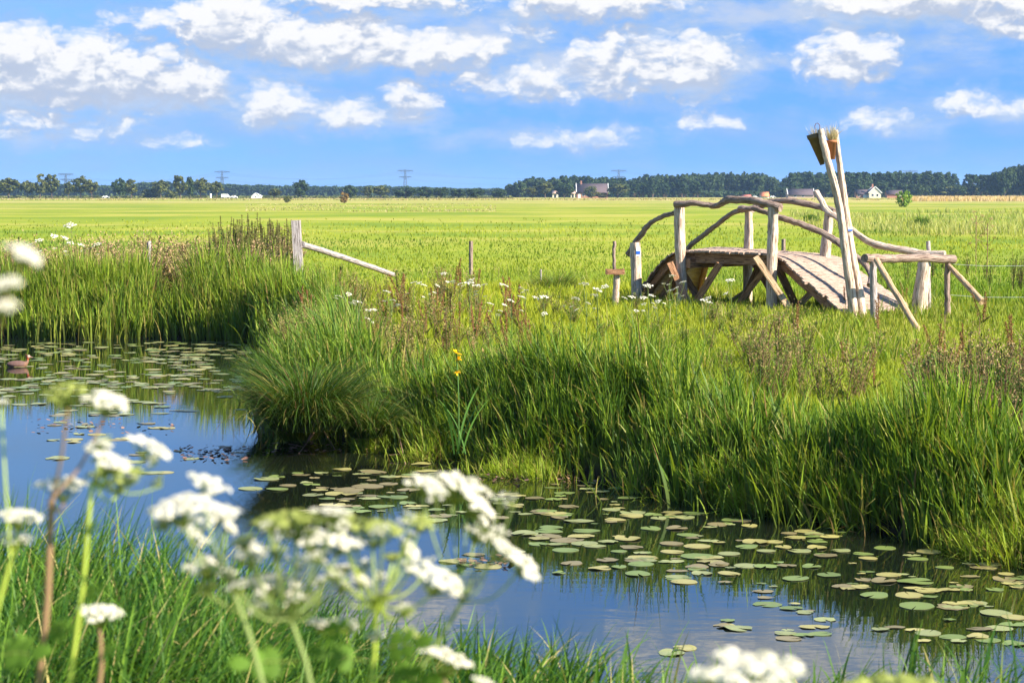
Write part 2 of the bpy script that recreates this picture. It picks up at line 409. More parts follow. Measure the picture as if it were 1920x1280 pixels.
n1 = t.noise(oc, 0.035, 5, 0.6); n2 = t.noise(t.vec('MULTIPLY', oc, (0.5, 0.12, 1)), 0.35, 5, 0.65); n3 = t.noise(oc, 3.0, 4, 0.6)
c = t.ramp(n1, [(0.40, (0.15, 0.215, 0.020)), (0.5, (0.24, 0.275, 0.026)), (0.60, (0.33, 0.31, 0.06))])
c = t.mix(t.smooth(n2, 0.5, 0.72, 0, 0.7), c, (0.15, 0.21, 0.02, 1))
c = t.mix(t.math('MULTIPLY', n3, 0.30), c, (0.08, 0.13, 0.012, 1))
c = t.mix(t.smooth(t.noise(t.vec('MULTIPLY', oc, (0.05, 0.5, 1)), 0.12, 4, 0.6), 0.56, 0.66, 0, 0.55), c, (0.10, 0.15, 0.02, 1))
c = t.mix(t.smooth(t.noise(t.vec('MULTIPLY', oc, (0.08, 0.4, 1)), 0.05, 5, 0.6), 0.55, 0.68, 0, 0.6), c, (0.40, 0.33, 0.10, 1))
far_dry = t.math('MULTIPLY', t.smooth(spz.outputs[1], 250, 700), t.smooth(t.noise(t.vec('MULTIPLY', oc, (0.25, 1, 1)), 0.012, 4, 0.6), 0.40, 0.62))
c = t.mix(t.math('MULTIPLY', far_dry, 0.75), c, (0.42, 0.33, 0.13, 1))
c = t.mix(t.smooth(spz.outputs[2], 0.36, 0.05), c, (0.025, 0.02, 0.012, 1))       # bare mud at the water's edge
p = t.new('ShaderNodeBsdfPrincipled'); t.l.new(c, p.inputs['Base Color']); p.inputs['Roughness'].default_value = 1.0; p.inputs['Specular IOR Level'].default_value = 0.05
t.l.new(p.outputs[0], o.inputs[0]); GROUND = m
tag(g.build('ground', GROUND), 'flat green meadow ground and banks', 'ground', kind='structure')

# ------------------------------------------------------------ water
m, t, o = mat_new('canal_water')
oc = t.new('ShaderNodeTexCoord').outputs['Object']
p = t.new('ShaderNodeBsdfPrincipled')
c = t.mix(t.noise(oc, 0.3, 3), (0.004, 0.008, 0.006, 1), (0.010, 0.012, 0.006, 1)); t.l.new(c, p.inputs['Base Color'])
p.inputs['Roughness'].default_value = 0.015; p.inputs['IOR'].default_value = 2.7; p.inputs['Specular IOR Level'].default_value = 0.5
h = t.math('ADD', t.math('MULTIPLY', t.noise(t.vec('MULTIPLY', oc, (1, 2.2, 1)), 3.2, 3, 0.5), 1.0), t.math('MULTIPLY', t.noise(oc, 14, 2, 0.5), 0.10))
b = t.new('ShaderNodeBump'); b.inputs['Strength'].default_value = 0.035; b.inputs['Distance'].default_value = 0.02; t.l.new(h, b.inputs['Height']); t.l.new(b.outputs[0], p.inputs['Normal'])
t.l.new(p.outputs[0], o.inputs[0]); WATER = m
w = M(); w.add([(-70, 5, 0), (70, 5, 0), (70, 62, 0), (-70, 62, 0)], [(0, 1, 2, 3)])
tag(w.build('water', WATER), 'calm blue canal water reflecting sky and reeds', 'water', kind='structure')

# ------------------------------------------------------------ grasses
def cmixn(a, b, f): return np.asarray(a)[None, :] * (1 - f[:, None]) + np.asarray(b)[None, :] * f[:, None]
LIME = (0.33, 0.365, 0.030); MIDG = (0.12, 0.21, 0.020); DEEP = (0.035, 0.085, 0.012); RL = (0.27, 0.385, 0.03); YEL = (0.42, 0.38, 0.10); STRAW = (0.50, 0.40, 0.20); BROWN = (0.20, 0.11, 0.05)
def scatter_screen(n, x0, x1, y0, y1, z=0.45, bias=1.0):
    px = rng.uniform(x0, x1, n); py = y0 + (y1 - y0) * rng.random(n) ** bias
    v = _f[None] + _r[None] * ((px - 960) / FPX)[:, None] + _u[None] * ((640 - py) / FPX)[:, None]
    k = (z - CAMZ) / v[:, 2]; P = v * k[:, None]; P[:, 2] += CAMZ
    return P
def field_grass(name, label, n, y0, y1, hpx, wpx, z=0.45, x0=-60, x1=1980, maxh=0.6, bias=1.0, seg=2):
    P = scatter_screen(n, x0, x1, y0, y1, z, bias)
    s = sdist(P[:, 0], P[:, 1]); tq = ((P[:, 0] - 6.27) * 1.28 + (P[:, 1] - 43.7) * -2.0) / 5.64; off_ = np.hypot(P[:, 0] - 6.27 - 1.28 * tq, P[:, 1] - 43.7 + 2.0 * tq); keep = (s > 0.5) & (P[:, 1] > 14) & ~((tq > .5) & (tq < 1.02) & (off_ < .95)); P = P[keep]; s = s[keep]; n = len(P)
    P[:, 2] = gz(P[:, 0], P[:, 1]) - 0.01
    d = P[:, 1]; pm = FPX / d
    hn = fbm(P[:, 0] * .5, P[:, 1] * .25); big = fbm(P[:, 0] * .06 + 40, P[:, 1] * .03 + 9)
    h = np.minimum(hpx / pm, maxh) * (0.6 + 0.8 * rng.random(n)) * (0.55 + 0.9 * hn)
    w = wpx / pm * (0.6 + 0.8 * rng.random(n))
    f = np.clip((big - .5) * 2.6 + .55 + rng.normal(0, .16, n), 0, 1); col = cmixn(MIDG, LIME, f)
    yf = np.clip((fbm(P[:, 0] * .12, P[:, 1] * .07 + 30) - .52) * 3.5, 0, 1) * (rng.random(n) < .6) + (rng.random(n) < .02)
    yf = np.clip(yf, 0, 1) * 0.6; col = col * (1 - yf[:, None]) + np.array(YEL)[None] * yf[:, None]
    dk = np.clip((0.38 - fbm(P[:, 0] * .3 + 11, P[:, 1] * .15)) * 5, 0, 1)[:, None] * .6; col = col * (1 - dk) + np.array(DEEP)[None] * dk
    col *= (0.9 + .2 * rng.random(n))[:, None]
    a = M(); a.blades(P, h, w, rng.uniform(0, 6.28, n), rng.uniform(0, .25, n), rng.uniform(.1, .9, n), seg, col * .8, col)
    tag(a.build(name, LEAF), label, 'grass', kind='stuff')
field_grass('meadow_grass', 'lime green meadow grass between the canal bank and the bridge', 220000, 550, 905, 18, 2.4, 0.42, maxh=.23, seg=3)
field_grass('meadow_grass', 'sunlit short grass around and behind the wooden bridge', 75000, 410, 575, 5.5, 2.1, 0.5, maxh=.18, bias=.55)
def tufts(n, label):
    P = scatter_screen(n, -60, 1980, 510, 860, .42); s = sdist(P[:, 0], P[:, 1]); k = (s > .9) & (P[:, 1] > 14) & (fbm(P[:, 0] * .8 + 3, P[:, 1] * .5) > .56); P = P[k]; n = len(P)
    P[:, 2] = gz(P[:, 0], P[:, 1]) - .01; f = rng.random(n); c = cmixn(DEEP, RL, f); y_ = rng.random(n) < .14; c[y_] = cmixn(YEL, STRAW, rng.random(y_.sum()))
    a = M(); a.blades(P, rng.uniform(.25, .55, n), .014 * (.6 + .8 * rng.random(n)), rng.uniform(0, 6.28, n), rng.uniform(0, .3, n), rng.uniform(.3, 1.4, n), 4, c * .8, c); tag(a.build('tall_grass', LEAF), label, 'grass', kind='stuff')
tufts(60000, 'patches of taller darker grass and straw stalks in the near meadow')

# tall reeds and sedge along the bank
cum = np.concatenate([[0], np.cumsum(np.hypot(*np.diff(shore, axis=0).T))])
def along(sv):
    i = np.clip(np.searchsorted(cum, sv) - 1, 0, len(shore) - 2); t = (sv - cum[i]) / (cum[i + 1] - cum[i])
    P = shore[i] * (1 - t)[:, None] + shore[i + 1] * t[:, None]; T = shore[i + 1] - shore[i]; T = T / np.hypot(T[:, 0], T[:, 1])[:, None]
    return P, np.stack([T[:, 1], -T[:, 0]], 1)      # outward normal to land
def bank(name, label, s0, s1, n, t0, t1, h0, h1, w, mix, lean=0.25, curv=0.8, dryp=.06, seg=5, clump=2.5, mat=None, pw=1.0, yellow=.10, thr=.3, slope=3.2):
    sv = rng.uniform(s0, s1, n); P, N = along(sv); tt = rng.random(n) ** pw
    off = t0 + (t1 - t0) * tt
    # which side is land
    test = sdist(P[:5, 0] + N[:5, 0] * .3, P[:5, 1] + N[:5, 1] * .3)
    if np.median(test) < 0: N = -N
    Q = P + N * off[:, None] + rng.normal(0, .12, (n, 2))
    cl = fbm(Q[:, 0] * clump, Q[:, 1] * clump); keep = rng.random(n) < np.clip((cl - thr) * slope, .03, 1); Q = Q[keep]; cl = cl[keep]; tt = tt[keep]; n = len(Q); N = N[keep]
    z = np.maximum(gz(Q[:, 0], Q[:, 1]), -0.05)
    h = (h0 + (h1 - h0) * tt) * (0.65 + .5 * rng.random(n)) * (0.5 + 1.0 * fbm(Q[:, 0] * .8, Q[:, 1] * .8 + 3))
    f = np.clip(mix + rng.normal(0, .25, n) + (cl - .5), 0, 1); col = np.where((f < .5)[:, None], cmixn(DEEP, (0.10, 0.21, 0.02), np.clip(f * 2, 0, 1)), cmixn(MIDG, RL, np.clip(f * 2 - 1, 0, 1)))
    dr = rng.random(n) < dryp; col[dr] = cmixn(YEL, BROWN, rng.random(dr.sum()))
    tip = col.copy(); yt = rng.random(n) < yellow; tip[yt] = tip[yt] * .4 + np.array(YEL) * .6
    # lean outwards over the water
    phi = np.where(rng.random(n) < .55, np.arctan2(-N[:, 1], -N[:, 0]) + rng.normal(0, .9, n), rng.uniform(0, 6.28, n))
    a = M(); a.blades(np.stack([Q[:, 0], Q[:, 1], z - .02], 1), h, w * (.6 + .8 * rng.random(n)), phi, np.abs(rng.normal(0, lean, n)), np.abs(rng.normal(0, curv, n)), seg, cmixn((.10, .08, .03), (.20, .15, .05), rng.random(n)) * .4 + col * .5, tip)
    return tag(a.build(name, mat or REED), label, 'reeds', kind='stuff')
i_r0 = 0; sA = cum[1]; sB = cum[13]; sC = cum[19]; sD = cum[25]
bank('reed_bed', 'tall green reed and sedge blades along the right canal bank', sA, sB, 27000, 0.0, 1.25, .58, .98, .032, .38, .14, .55, seg=6, clump=2.4, thr=.38, slope=5, dryp=.04)
bank('shore_grass', 'short pale grass tufts at the waterline of the right bank', sA, sB, 26000, -.50, .25, .32, .62, .014, 1.0, .5, .9, dryp=.15, seg=4, clump=1.25, thr=.5, slope=7)
bank('reed_bed', 'green sedge along the bank where the canal turns', cum[9], cum[20], 16000, 0.0, 1.4, .5, 1.1, .030, .4, .2, .7, seg=6)
bank('reed_bed', 'dense upright green reeds on the far left bank', sC, cum[24], 23000, -.15, 1.5, .9, 1.35, .036, .62, .13, .45, dryp=.05, yellow=.25)

# a dense rounded sedge tussock on the corner of the bank
def tussock(px, py, z0, rad, h, n, label, droop=1.9, cols=(DEEP, MIDG)):
    b = G(px, py, z0); root = b
    ang = rng.uniform(0, 6.28, n); r = rad * .45 * np.sqrt(rng.random(n))
    base = np.stack([b[0] + np.cos(ang) * r, b[1] + np.sin(ang) * r, np.full(n, b[2] - .02)], 1)
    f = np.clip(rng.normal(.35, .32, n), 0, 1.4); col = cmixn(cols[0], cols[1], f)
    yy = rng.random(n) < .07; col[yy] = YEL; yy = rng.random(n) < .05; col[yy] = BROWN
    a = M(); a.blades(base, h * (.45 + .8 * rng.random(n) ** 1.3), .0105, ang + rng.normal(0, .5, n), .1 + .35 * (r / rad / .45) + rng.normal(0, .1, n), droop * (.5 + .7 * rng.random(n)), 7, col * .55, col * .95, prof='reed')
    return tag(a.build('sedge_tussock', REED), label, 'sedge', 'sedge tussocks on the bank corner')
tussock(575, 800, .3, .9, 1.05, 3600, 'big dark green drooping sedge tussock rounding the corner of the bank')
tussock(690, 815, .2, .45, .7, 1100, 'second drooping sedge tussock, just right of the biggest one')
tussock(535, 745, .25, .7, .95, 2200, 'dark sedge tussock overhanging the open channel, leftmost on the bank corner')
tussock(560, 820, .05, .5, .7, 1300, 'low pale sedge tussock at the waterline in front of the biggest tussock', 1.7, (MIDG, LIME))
tussock(1040, 552, .45, .9, .8, 1800, 'olive grass tussock in the meadow left of the wooden tray post', 1.8, (MIDG, (.22, .24, .05)))

# ------------------------------------------------------------ bridge
C2 = lambda a, b, t: np.asarray(a) * (1 - t) + np.asarray(b) * t
bx0 = G(1449, 590, .45)
br = thing('wooden_footbridge', 'rustic wooden footbridge with crooked log handrails over the meadow ditch', 'bridge', (5.6, 44, .45))
F0 = np.array([2.75, 47.2, .40]); F1 = D(1284, 470, 44.85); F2 = D(1455, 479, 43.0); F3 = D(1596, 594, 41.0)
R0 = np.array([4.5, 48.8, .42]); R1 = D(1338, 463, 46.6); R2 = D(1566, 480, 44.5); R3 = D(1712, 579, 42.4)
def edge(A0, A1, A2, A3):
    # arched descent on the left, flat top, long ramp on the right
    P = [A0, C2(A0, A1, .35) + [0, 0, .22], C2(A0, A1, .7) + [0, 0, .26], A1, C2(A1, A2, .5) + [0, 0, .03], A2, C2(A2, A3, .33) + [0, 0, .02], C2(A2, A3, .66) + [0, 0, .01], A3]
    return smoothpath(P, 16)
EF, ER = edge(F0, F1, F2, F3), edge(R0, R1, R2, R3)
L = np.concatenate([[0], np.cumsum(np.linalg.norm(np.diff((EF + ER) / 2, axis=0), axis=1))])
def at(E, s): return np.array([np.interp(s, L, E[:, k]) for k in range(3)])
a = M(); s = 0.0; pw = 0.135
while s + pw < L[-1]:
    s0, s1 = s, s + pw - .022; o0, o1 = rng.normal(.07, .035), rng.normal(.05, .03)
    q = [at(EF, s0), at(EF, s1), at(ER, s1), at(ER, s0)]
    d = (q[3] - q[0]); d /= np.linalg.norm(d); dz = np.array([0, 0, rng.normal(0, .004)])
    q = [q[0] - d * o0 + dz, q[1] - d * o0 + dz, q[2] + d * o1 + dz, q[3] + d * o1 + dz]
    T = np.array(q); Bm = T - [0, 0, .045]; wl = np.linalg.norm(T[3] - T[0]); of = rng.random() * 30
    uvt = [(of, of), (of + pw, of), (of + pw, of + wl), (of, of + wl)]
    a.add(T, [(0, 1, 2, 3)], None, uvt); a.add(Bm, [(3, 2, 1, 0)], None, uvt)
    for i, j in ((0, 1), (1, 2), (2, 3), (3, 0)):
        Lg = np.linalg.norm(T[j] - T[i]); a.add([T[i], Bm[i], Bm[j], T[j]], [(0, 1, 2, 3)], None, [(of, of), (of + .045, of), (of + .045, of + Lg), (of, of + Lg)])
    s += pw
a.build('deck', PLANK, br)
def stringer(E, inset, O, hgt=.22, th=.09, drop=.05):
    a = M(); sv = np.linspace(.35, L[-1] - .35, 26)
    P = [C2(at(E, v), at(O, v), inset) - [0, 0, drop + hgt / 2] for v in sv]
    for i in range(len(P) - 1): a.beam(P[i], P[i + 1] + (P[i + 1] - P[i]) * .04, th, hgt)
    a.build('side_beam', BEAMW, br)
stringer(EF, .06, ER); stringer(ER, .06, EF); stringer(EF, .5, ER, .18)
def pole(name, pts, rad, mat=WOOD, parent=br, jit=.07, n=12, sm=6):
    a = M(); P = smoothpath(pts, sm); P[1:-1] += rng.normal(0, .003, (len(P) - 2, 3)) * (2 if mat is RAILW else 1); rr = np.interp(np.linspace(0, 1, len(P)), np.linspace(0, 1, len(rad)), rad) if not np.isscalar(rad) else np.full(len(P), rad)
    rr = rr * (1 + rng.normal(0, .032, len(P))); a.tube(P, rr, n, jit); return a.build(name, mat, parent, smooth=True)
def gnd(p): return np.array([p[0], p[1], .25])
def D3(l, d0, d1): return [D(x, y, d0 + (d1 - d0) * i / (len(l) - 1)) for i, (x, y) in enumerate(l)]
# posts (front pair, rear pair, end posts)
p1 = [D(1274, 383, 44.75), D(1274, 430, 44.75), D(1277, 500, 44.75), D(1281, 600, 44.75)]; pole('post', p1, [.115, .12, .115, .12])
p2 = [D(1450, 389, 42.85), D(1449, 440, 42.85), D(1447, 500, 42.85), D(1447, 592, 42.85)]; pole('post', p2, [.105, .11, .11, .12])
p3 = [D(1404, 396, 45.75), D(1404, 440, 45.75), D(1402, 500, 45.75), D(1402, 590, 45.75)]; pole('post', p3, [.09, .1, .1, .105])
p4 = [D(1555, 397, 44.2), D(1551, 440, 44.2), D(1545, 500, 44.2), D(1540, 585, 44.2)]; pole('post', p4, [.10, .11, .12, .12])
p5 = [D(1191, 455, 46.2), D(1192, 490, 46.2), D(1193, 530, 46.2), D(1194, 575, 46.2)]; e5 = pole('end_post', p5, [.115, .12, .12, .13])
p6 = [D(1735, 475, 42.1), D(1731, 510, 42.1), D(1726, 560, 42.1), D(1723, 600, 42.1)]; pole('end_post', p6, [.12, .135, .16, .17])
pole('stake', [D(1740, 452, 42.25), D(1741, 480, 42.25), D(1741, 530, 42.25), D(1742, 600, 42.25)], .045, GREYW)
# blue and white marker plates
SIGNW = plain('marker_white', (.78, .78, .76), .5, .03); SIGNB = plain('marker_blue', (.02, .12, .55), .4, .05)
def marker(px, py, d, r, parent, w=.085, h=.15):
    c = D(px, py, d - r - .004); a = M(); a.box(c, (w, .006, h)); mo = a.build('marker_plate', SIGNW, parent)
    b = M(); b.box(c + [0, -.0065, -.018], (w * .98, .005, h * .36)); b.build('blue_band', SIGNB, parent)
    return mo
marker(1196.5, 472, 46.2, .118, e5, .09, .19)
# handrails
pole('handrail', D3([(1266, 383), (1300, 381), (1340, 386), (1352, 382), (1366, 375), (1400, 375), (1430, 380), (1464, 390)], 44.68, 42.72), [.075, .065, .065, .08, .075, .085], RAILW, jit=.1)
pole('handrail', D3([(1279, 398), (1262, 400), (1240, 407), (1218, 420), (1200, 442), (1178, 477)], 44.85, 46.4), [.055, .055, .05, .065, .07], RAILW, jit=.1)
pole('handrail', D3([(1412, 393), (1385, 395), (1362, 407), (1335, 428), (1312, 446), (1290, 465), (1262, 500)], 45.7, 48.6), [.06, .055, .06, .06, .055], RAILW, jit=.1)
pole('handrail', D3([(1390, 395), (1415, 388), (1443, 379), (1473, 377), (1507, 381), (1545, 390), (1566, 396)], 45.7, 44.0), [.06, .065, .065, .07, .07], RAILW, jit=.08)
pole('handrail', D3([(1530, 360), (1541, 378), (1552, 397), (1571, 409), (1597, 430), (1629, 453), (1667, 464), (1701, 470), (1735, 476), (1772, 476)], 44.0, 41.9), [.06, .065, .065, .07, .075, .07], WOOD, jit=.1)
pole('handrail', D3([(1414, 391), (1436, 398), (1469, 409), (1511, 424), (1549, 440), (1580, 461), (1607, 483), (1625, 499), (1634, 520), (1630, 535)], 43.6, 41.3), [.06, .06, .065, .065, .07, .065, .06], RAILW, jit=.1)
pole('short_log', D3([(1385, 390), (1405, 391), (1432, 386)], 45.6, 45.2), .06, RAILW)
# braces under the deck
def brace(x0, y0, d0, x1, y1, d1, w=.13, th=.08, mat=BEAMW):
    a = M(); a.beam(D(x0, y0, d0), D(x1, y1, d1), w, th, up=(0, -1, .3)); a.build('brace', mat, br)
brace(1417, 482, 42.78, 1480, 578, 42.2, .125, .08, TANW)
brace(1380, 575, 44.3, 1448, 488, 42.95, .12, .07)
brace(1256, 493, 44.7, 1296, 580, 44.2, .14, .08); brace(1290, 590, 44.4, 1350, 494, 43.9, .15, .09)
brace(1272, 500, 44.9, 1330, 590, 45.6, .14, .09, BEAMW)
brace(1396, 560, 45.6, 1424, 497, 45.0, .16, .1); brace(1340, 585, 46.0, 1400, 545, 45.8, .10, .06, TANW)
brace(1412, 490, 45.5, 1470, 585, 44.6, .13, .08); brace(1500, 570, 43.2, 1535, 535, 42.6, .13, .07, TANW)
brace(1234, 570, 46.2, 1276, 493, 45.1, .13, .08); brace(1458, 500, 43.1, 1500, 590, 43.6, .15, .09)
a = M()
for (e0, e1) in (((1290, 494, 44.6), (1400, 490, 46.0)), ((1452, 500, 42.95), (1548, 497, 44.2))): a.beam(D(*e0), D(*e1), .12, .2)
a.build('cross_beam', BEAMW, br)
a = M(); a.beam(D(1531, 542, 42.3), D(1560, 596, 41.6), .14, .06, up=(0, -1, .3)); a.build('brace', plain('lichen_orange_wood', (.50, .24, .05), .9, .3, 12), br)

# pair of tall leaning poles with terracotta pots wedged between them
lp = thing('leaning_pole_pair', 'two tall pale poles leaning together beside the bridge ramp', 'post', gnd(D(1608, 590, 40.8)))
pa = pole('pole', D3([(1538, 243), (1544, 270), (1553, 305), (1566, 350), (1577, 410), (1586, 480), (1594, 530), (1602, 605)], 40.75, 40.75), [.062, .07, .075, .08, .085, .09, .10], WOOD, lp, .07)
pb = pole('pole', D3([(1567, 244), (1572, 290), (1580, 350), (1589, 420), (1598, 480), (1608, 540), (1617, 605)], 40.95, 40.9), [.045, .055, .065, .075, .095, .105, .12], WOOD, lp, .05)
marker(1594, 430, 40.92, .08, pb, .085, .085)
TERRA = plain('terracotta', (.30, .12, .05), .85, .3, 14); OLDPOT = plain('mossy_pot', (.13, .095, .05), .95, .5, 10)
def pot(px, py, d, h, r0, r1, lean, mat, label, name='flower_pot'):
    c = D(px, py, d); rt = thing(name, label, 'flower pot', c)
    Rm = np.array([[math.cos(lean), 0, math.sin(lean)], [0, 1, 0], [-math.sin(lean), 0, math.cos(lean)]])
    a = M(); a.lathe(c, [(0.001, 0), (r1, 0), (r0 * .97, h * .86), (r0 * 1.07, h * .86), (r0 * 1.1, h), (r0 * .98, h), (r0 * .93, h * .9), (0.001, h * .88)], 22, None, Rm); a.build('pot', mat, rt, smooth=False)
    n = 190 if mat is TERRA else 80; top = c + Rm @ np.array([0, 0, h * .88]); ang = rng.uniform(0, 6.28, n); rr = rng.random(n) * r0 * .8
    b = M(); base = np.stack([top[0] + np.cos(ang) * rr, top[1] + np.sin(ang) * rr, np.full(n, top[2])], 1)
    b.blades(base, rng.uniform(.14, .46, n) * (1 if mat is TERRA else .6), .010, ang, rng.uniform(0, .35, n), rng.uniform(0, 1.3, n), 4, cmixn((.3, .28, .1), STRAW, rng.random(n)), cmixn((.4, .35, .15), (.7, .6, .45), rng.random(n)))
    b.build('dry_grass', DRY, rt); return rt
pot(1560, 299, 40.86, .38, .10, .062, -.03, TERRA, 'orange terracotta pot wedged between the two tall leaning poles')
po = pot(1542, 309, 40.95, .64, .145, .045, -.27, OLDPOT, 'dark mossy cone-shaped pot with dry grass behind the left leaning pole')
a = M(); a.tube(smoothpath([D(1529, 247, 40.9), D(1528, 236, 40.9), D(1532, 231, 40.9), D(1537, 236, 40.9), D(1536, 246, 40.9)], 4), .007, 6); a.build('wire_handle', plain('rusty_wire', (.12, .05, .03), .8), po)

# barrier of round logs right of the bridge
st = thing('log_barrier', 'low rail barrier of round logs with slanting props right of the bridge', 'barrier', (7.3, 39.8, .4))
pole('top_rail', D3([(1621, 484), (1660, 485), (1720, 484), (1789, 486)], 39.3, 40.9), [.085, .085, .08, .085], RAILW, st, .05)
pole('post', [D(1637, 490, 39.4), D(1638, 545, 39.4), D(1640, 625, 39.4)], [.065, .07, .075], GREYW, st, .04)
pole('prop', [D(1643, 487, 39.25), D(1686, 560, 38.2), D(1737, 645, 37.0)], [.055, .06, .055], TANW, st, .04)
pole('post', [D(1777, 490, 40.85), D(1776, 540, 40.85), D(1776, 600, 40.85)], [.06, .06, .065], RAILW, st, .04)
pole('prop', [D(1781, 500, 40.8), D(1812, 533, 40.2), D(1842, 566, 39.6)], [.05, .06, .065], TANW, st, .04)
# wires running off to the right
wf = thing('wire_fence', 'thin two-strand wire fence running right from the log barrier', 'fence', D(1960, 600, 41))
for (y0, y1) in ((495, 498), (553, 557)):
    a = M(); a.tube(smoothpath([D(1783, y0, 40.9), D(1850, (y0 + y1) / 2 + 2, 41), D(1960, y1, 41.2), D(2100, y1, 41.4)], 4), .0035, 5); a.build('wire', plain('galvanised_wire', (.6, .6, .58), .4, .05, metal=.6), wf)
pole('post', [D(1985, 470, 41.2), D(1985, 600, 41.2)], .06, GREYW, wf, .04)

# post with tray
tp = thing('tray_post', 'short post carrying a small brown wooden tray left of the bridge', 'post', D(1155, 585, 44))
pole('lower_post', [D(1156, 515, 44), D(1155, 550, 44), D(1154, 585, 44)], [.07, .072, .08], WOOD, tp, .05)
pole('upper_stick', [D(1152, 452, 44), D(1151, 480, 44), D(1152, 507, 44)], .036, RAILW, tp, .04)
a = M(); c = D(1153, 513, 44); a.box(c, (.38, .26, .03))
for sx in (-1, 1): a.box(c + [sx * .185, 0, .045], (.03, .262, .12))
a.box(c + [0, -.128, .04], (.34, .025, .11)); a.box(c + [0, .128, .04], (.34, .025, .11)); a.build('tray', BEAMW, tp)

# free standing fence posts
def fpost(px, y0, y1, d, r, label, mat=GREYW, lean=0, group='fence posts in the meadow'):
    a = M(); a.tube(smoothpath([D(px + lean, y0, d), D(px + lean * .5, (y0 + y1) / 2, d), D(px, y1, d)], 4), r, 10, .05); o = a.build('fence_post', mat, smooth=True); tag(o, label, 'post', group); return o
fpost(883, 452, 515, 60, .062, 'slim round fence post alone in the meadow beyond the white umbels', RAILW)
fpost(1469, 448, 482, 56, .06, 'short dark fence post seen over the bridge deck', RAILW)
fpost(279, 452, 500, 46, .05, 'small grey post among weeds on top of the left bank')
fpost(1014, 505, 535, 52, .03, 'thin low stake in the grass left of the tray post')
cp_ = thing('corner_post', 'thick weathered corner post standing in weeds with a long slanting rail', 'post', D(558, 560, 45))
a = M(); a.beam(D(563, 560, 45), D(555, 413, 45), .20, .19); a.build('post', GREYW, cp_)
pole('slanting_rail', [D(566, 458, 44.95), D(620, 475, 46.5), D(680, 495, 48.3), D(738, 515, 50)], [.07, .068, .065, .06], GREYW, cp_, .03)

# ------------------------------------------------------------ umbels and weeds
def umbel(a, c, up, dia, kind='white', nray=15, nfl=20, small=False):
    c = np.asarray(c, float); up = np.asarray(up, float); up /= np.linalg.norm(up)
    u = np.cross(up, [0.3, 0.9, 0.1]); u /= np.linalg.norm(u); v = np.cross(up, u); Rr = dia / 2
    j = c - up * Rr * .75
    gk = np.arange(nray); rr = Rr * .84 * np.sqrt((gk + .5) / nray); th = gk * 2.4 + rng.random() * 6
    rr = rr * (1 + rng.normal(0, .07, nray)); C = c + up * (0.13 * Rr * (1 - (rr / Rr) ** 2) * 2 - .22 * Rr)[:, None] * 1 + (np.cos(th) * rr)[:, None] * u + (np.sin(th) * rr)[:, None] * v
    C += rng.normal(0, .03 * Rr, C.shape)
    gcol = np.array((.20, .26, .06)) if kind != 'brown' else np.array((.24, .13, .06))
    if not small:
        for q in C: a.tube([j, (j + q) / 2 + up * -.02 * Rr, q], max(.0009, dia * .008), 4, col=gcol, cap=False)
    else:
        for q in C[::2]: a.tube([j, q], dia * .012, 3, col=gcol, cap=False)
    base = dict(white=((.46, .47, .34), (.82, .78, .66)), green=((.16, .22, .04), (.42, .46, .13)), brown=((.22, .11, .05), (.38, .24, .14)))[kind]
    N = nray * nfl; ce = np.repeat(C, nfl, 0); r2 = .21 * Rr * np.sqrt(rng.random(N)); t2 = rng.uniform(0, 6.28, N); hz = .11 * Rr * (1 - (r2 / (.21 * Rr)) ** 2)
    pts = ce + (np.cos(t2) * r2)[:, None] * u + (np.sin(t2) * r2)[:, None] * v + hz[:, None] * up
    nr = up[None] + ((pts - ce) / (.21 * Rr)) * .8 + rng.normal(0, .25, (N, 3))
    col = cmixn(base[0], base[1], rng.random(N) ** .5)
    a.discs(pts, nr, Rr * (.075 if not small else .11) * (.7 + .6 * rng.random(N)), 5 if small else 6, col)
    return j
def lobed_leaf(a, base, dirv, size, col):
    """a pinnate hogweed leaf of ragged lobes"""
    dirv = np.asarray(dirv, float); dirv /= np.linalg.norm(dirv); side = np.cross(dirv, [0, -1, .7]); side /= np.linalg.norm(side); nn = np.cross(side, dirv)
    a.tube([base, base + dirv * size * .55, base + dirv * size * .9 - np.array([0, 0, size * .08])], size * .012, 4, col=(.25, .32, .08), cap=False)
    for k, (t, sd, ln) in enumerate([(.35, 1, .38), (.35, -1, .38), (.6, 1, .34), (.6, -1, .34), (.82, 0, .42)]):
        o_ = base + dirv * size * t - np.array([0, 0, size * .05 * t]); fd = dirv * (.55 if sd else 1) + side * sd * .85; fd /= np.linalg.norm(fd); fs = np.cross(fd, nn)
        m_ = 9; V = [o_]; 
        for i in range(m_):
            tt = i / (m_ - 1); w_ = math.sin(math.pi * min(tt * .92 + .08, 1)) * .42 * (1 if i % 2 else .68)
            V.append(o_ + fd * ln * size * tt + fs * ln * size * w_ - nn * ln * size * .12 * tt * tt)
        V.append(o_ + fd * ln * size * 1.05 - nn * .1 * ln * size)
        for i in reversed(range(m_)):
            tt = i / (m_ - 1); w_ = math.sin(math.pi * min(tt * .92 + .08, 1)) * .42 * (1 if i % 2 else .68)
            V.append(o_ + fd * ln * size * tt - fs * ln * size * w_ - nn * ln * size * .12 * tt * tt)
        mid = [o_ + fd * ln * size * i / (m_ - 1) + nn * .02 * ln * size for i in range(m_)]
        n0 = len(V); V = V + mid; F = []
        for i in range(m_ - 1):
            F.append((1 + i, 2 + i, n0 + i + 1, n0 + i)); F.append((n0 - 1 - i, n0 + i, n0 + i + 1, n0 - 2 - i))
        a.add(V, F, np.asarray(col) * (.85 + .3 * rng.random()))
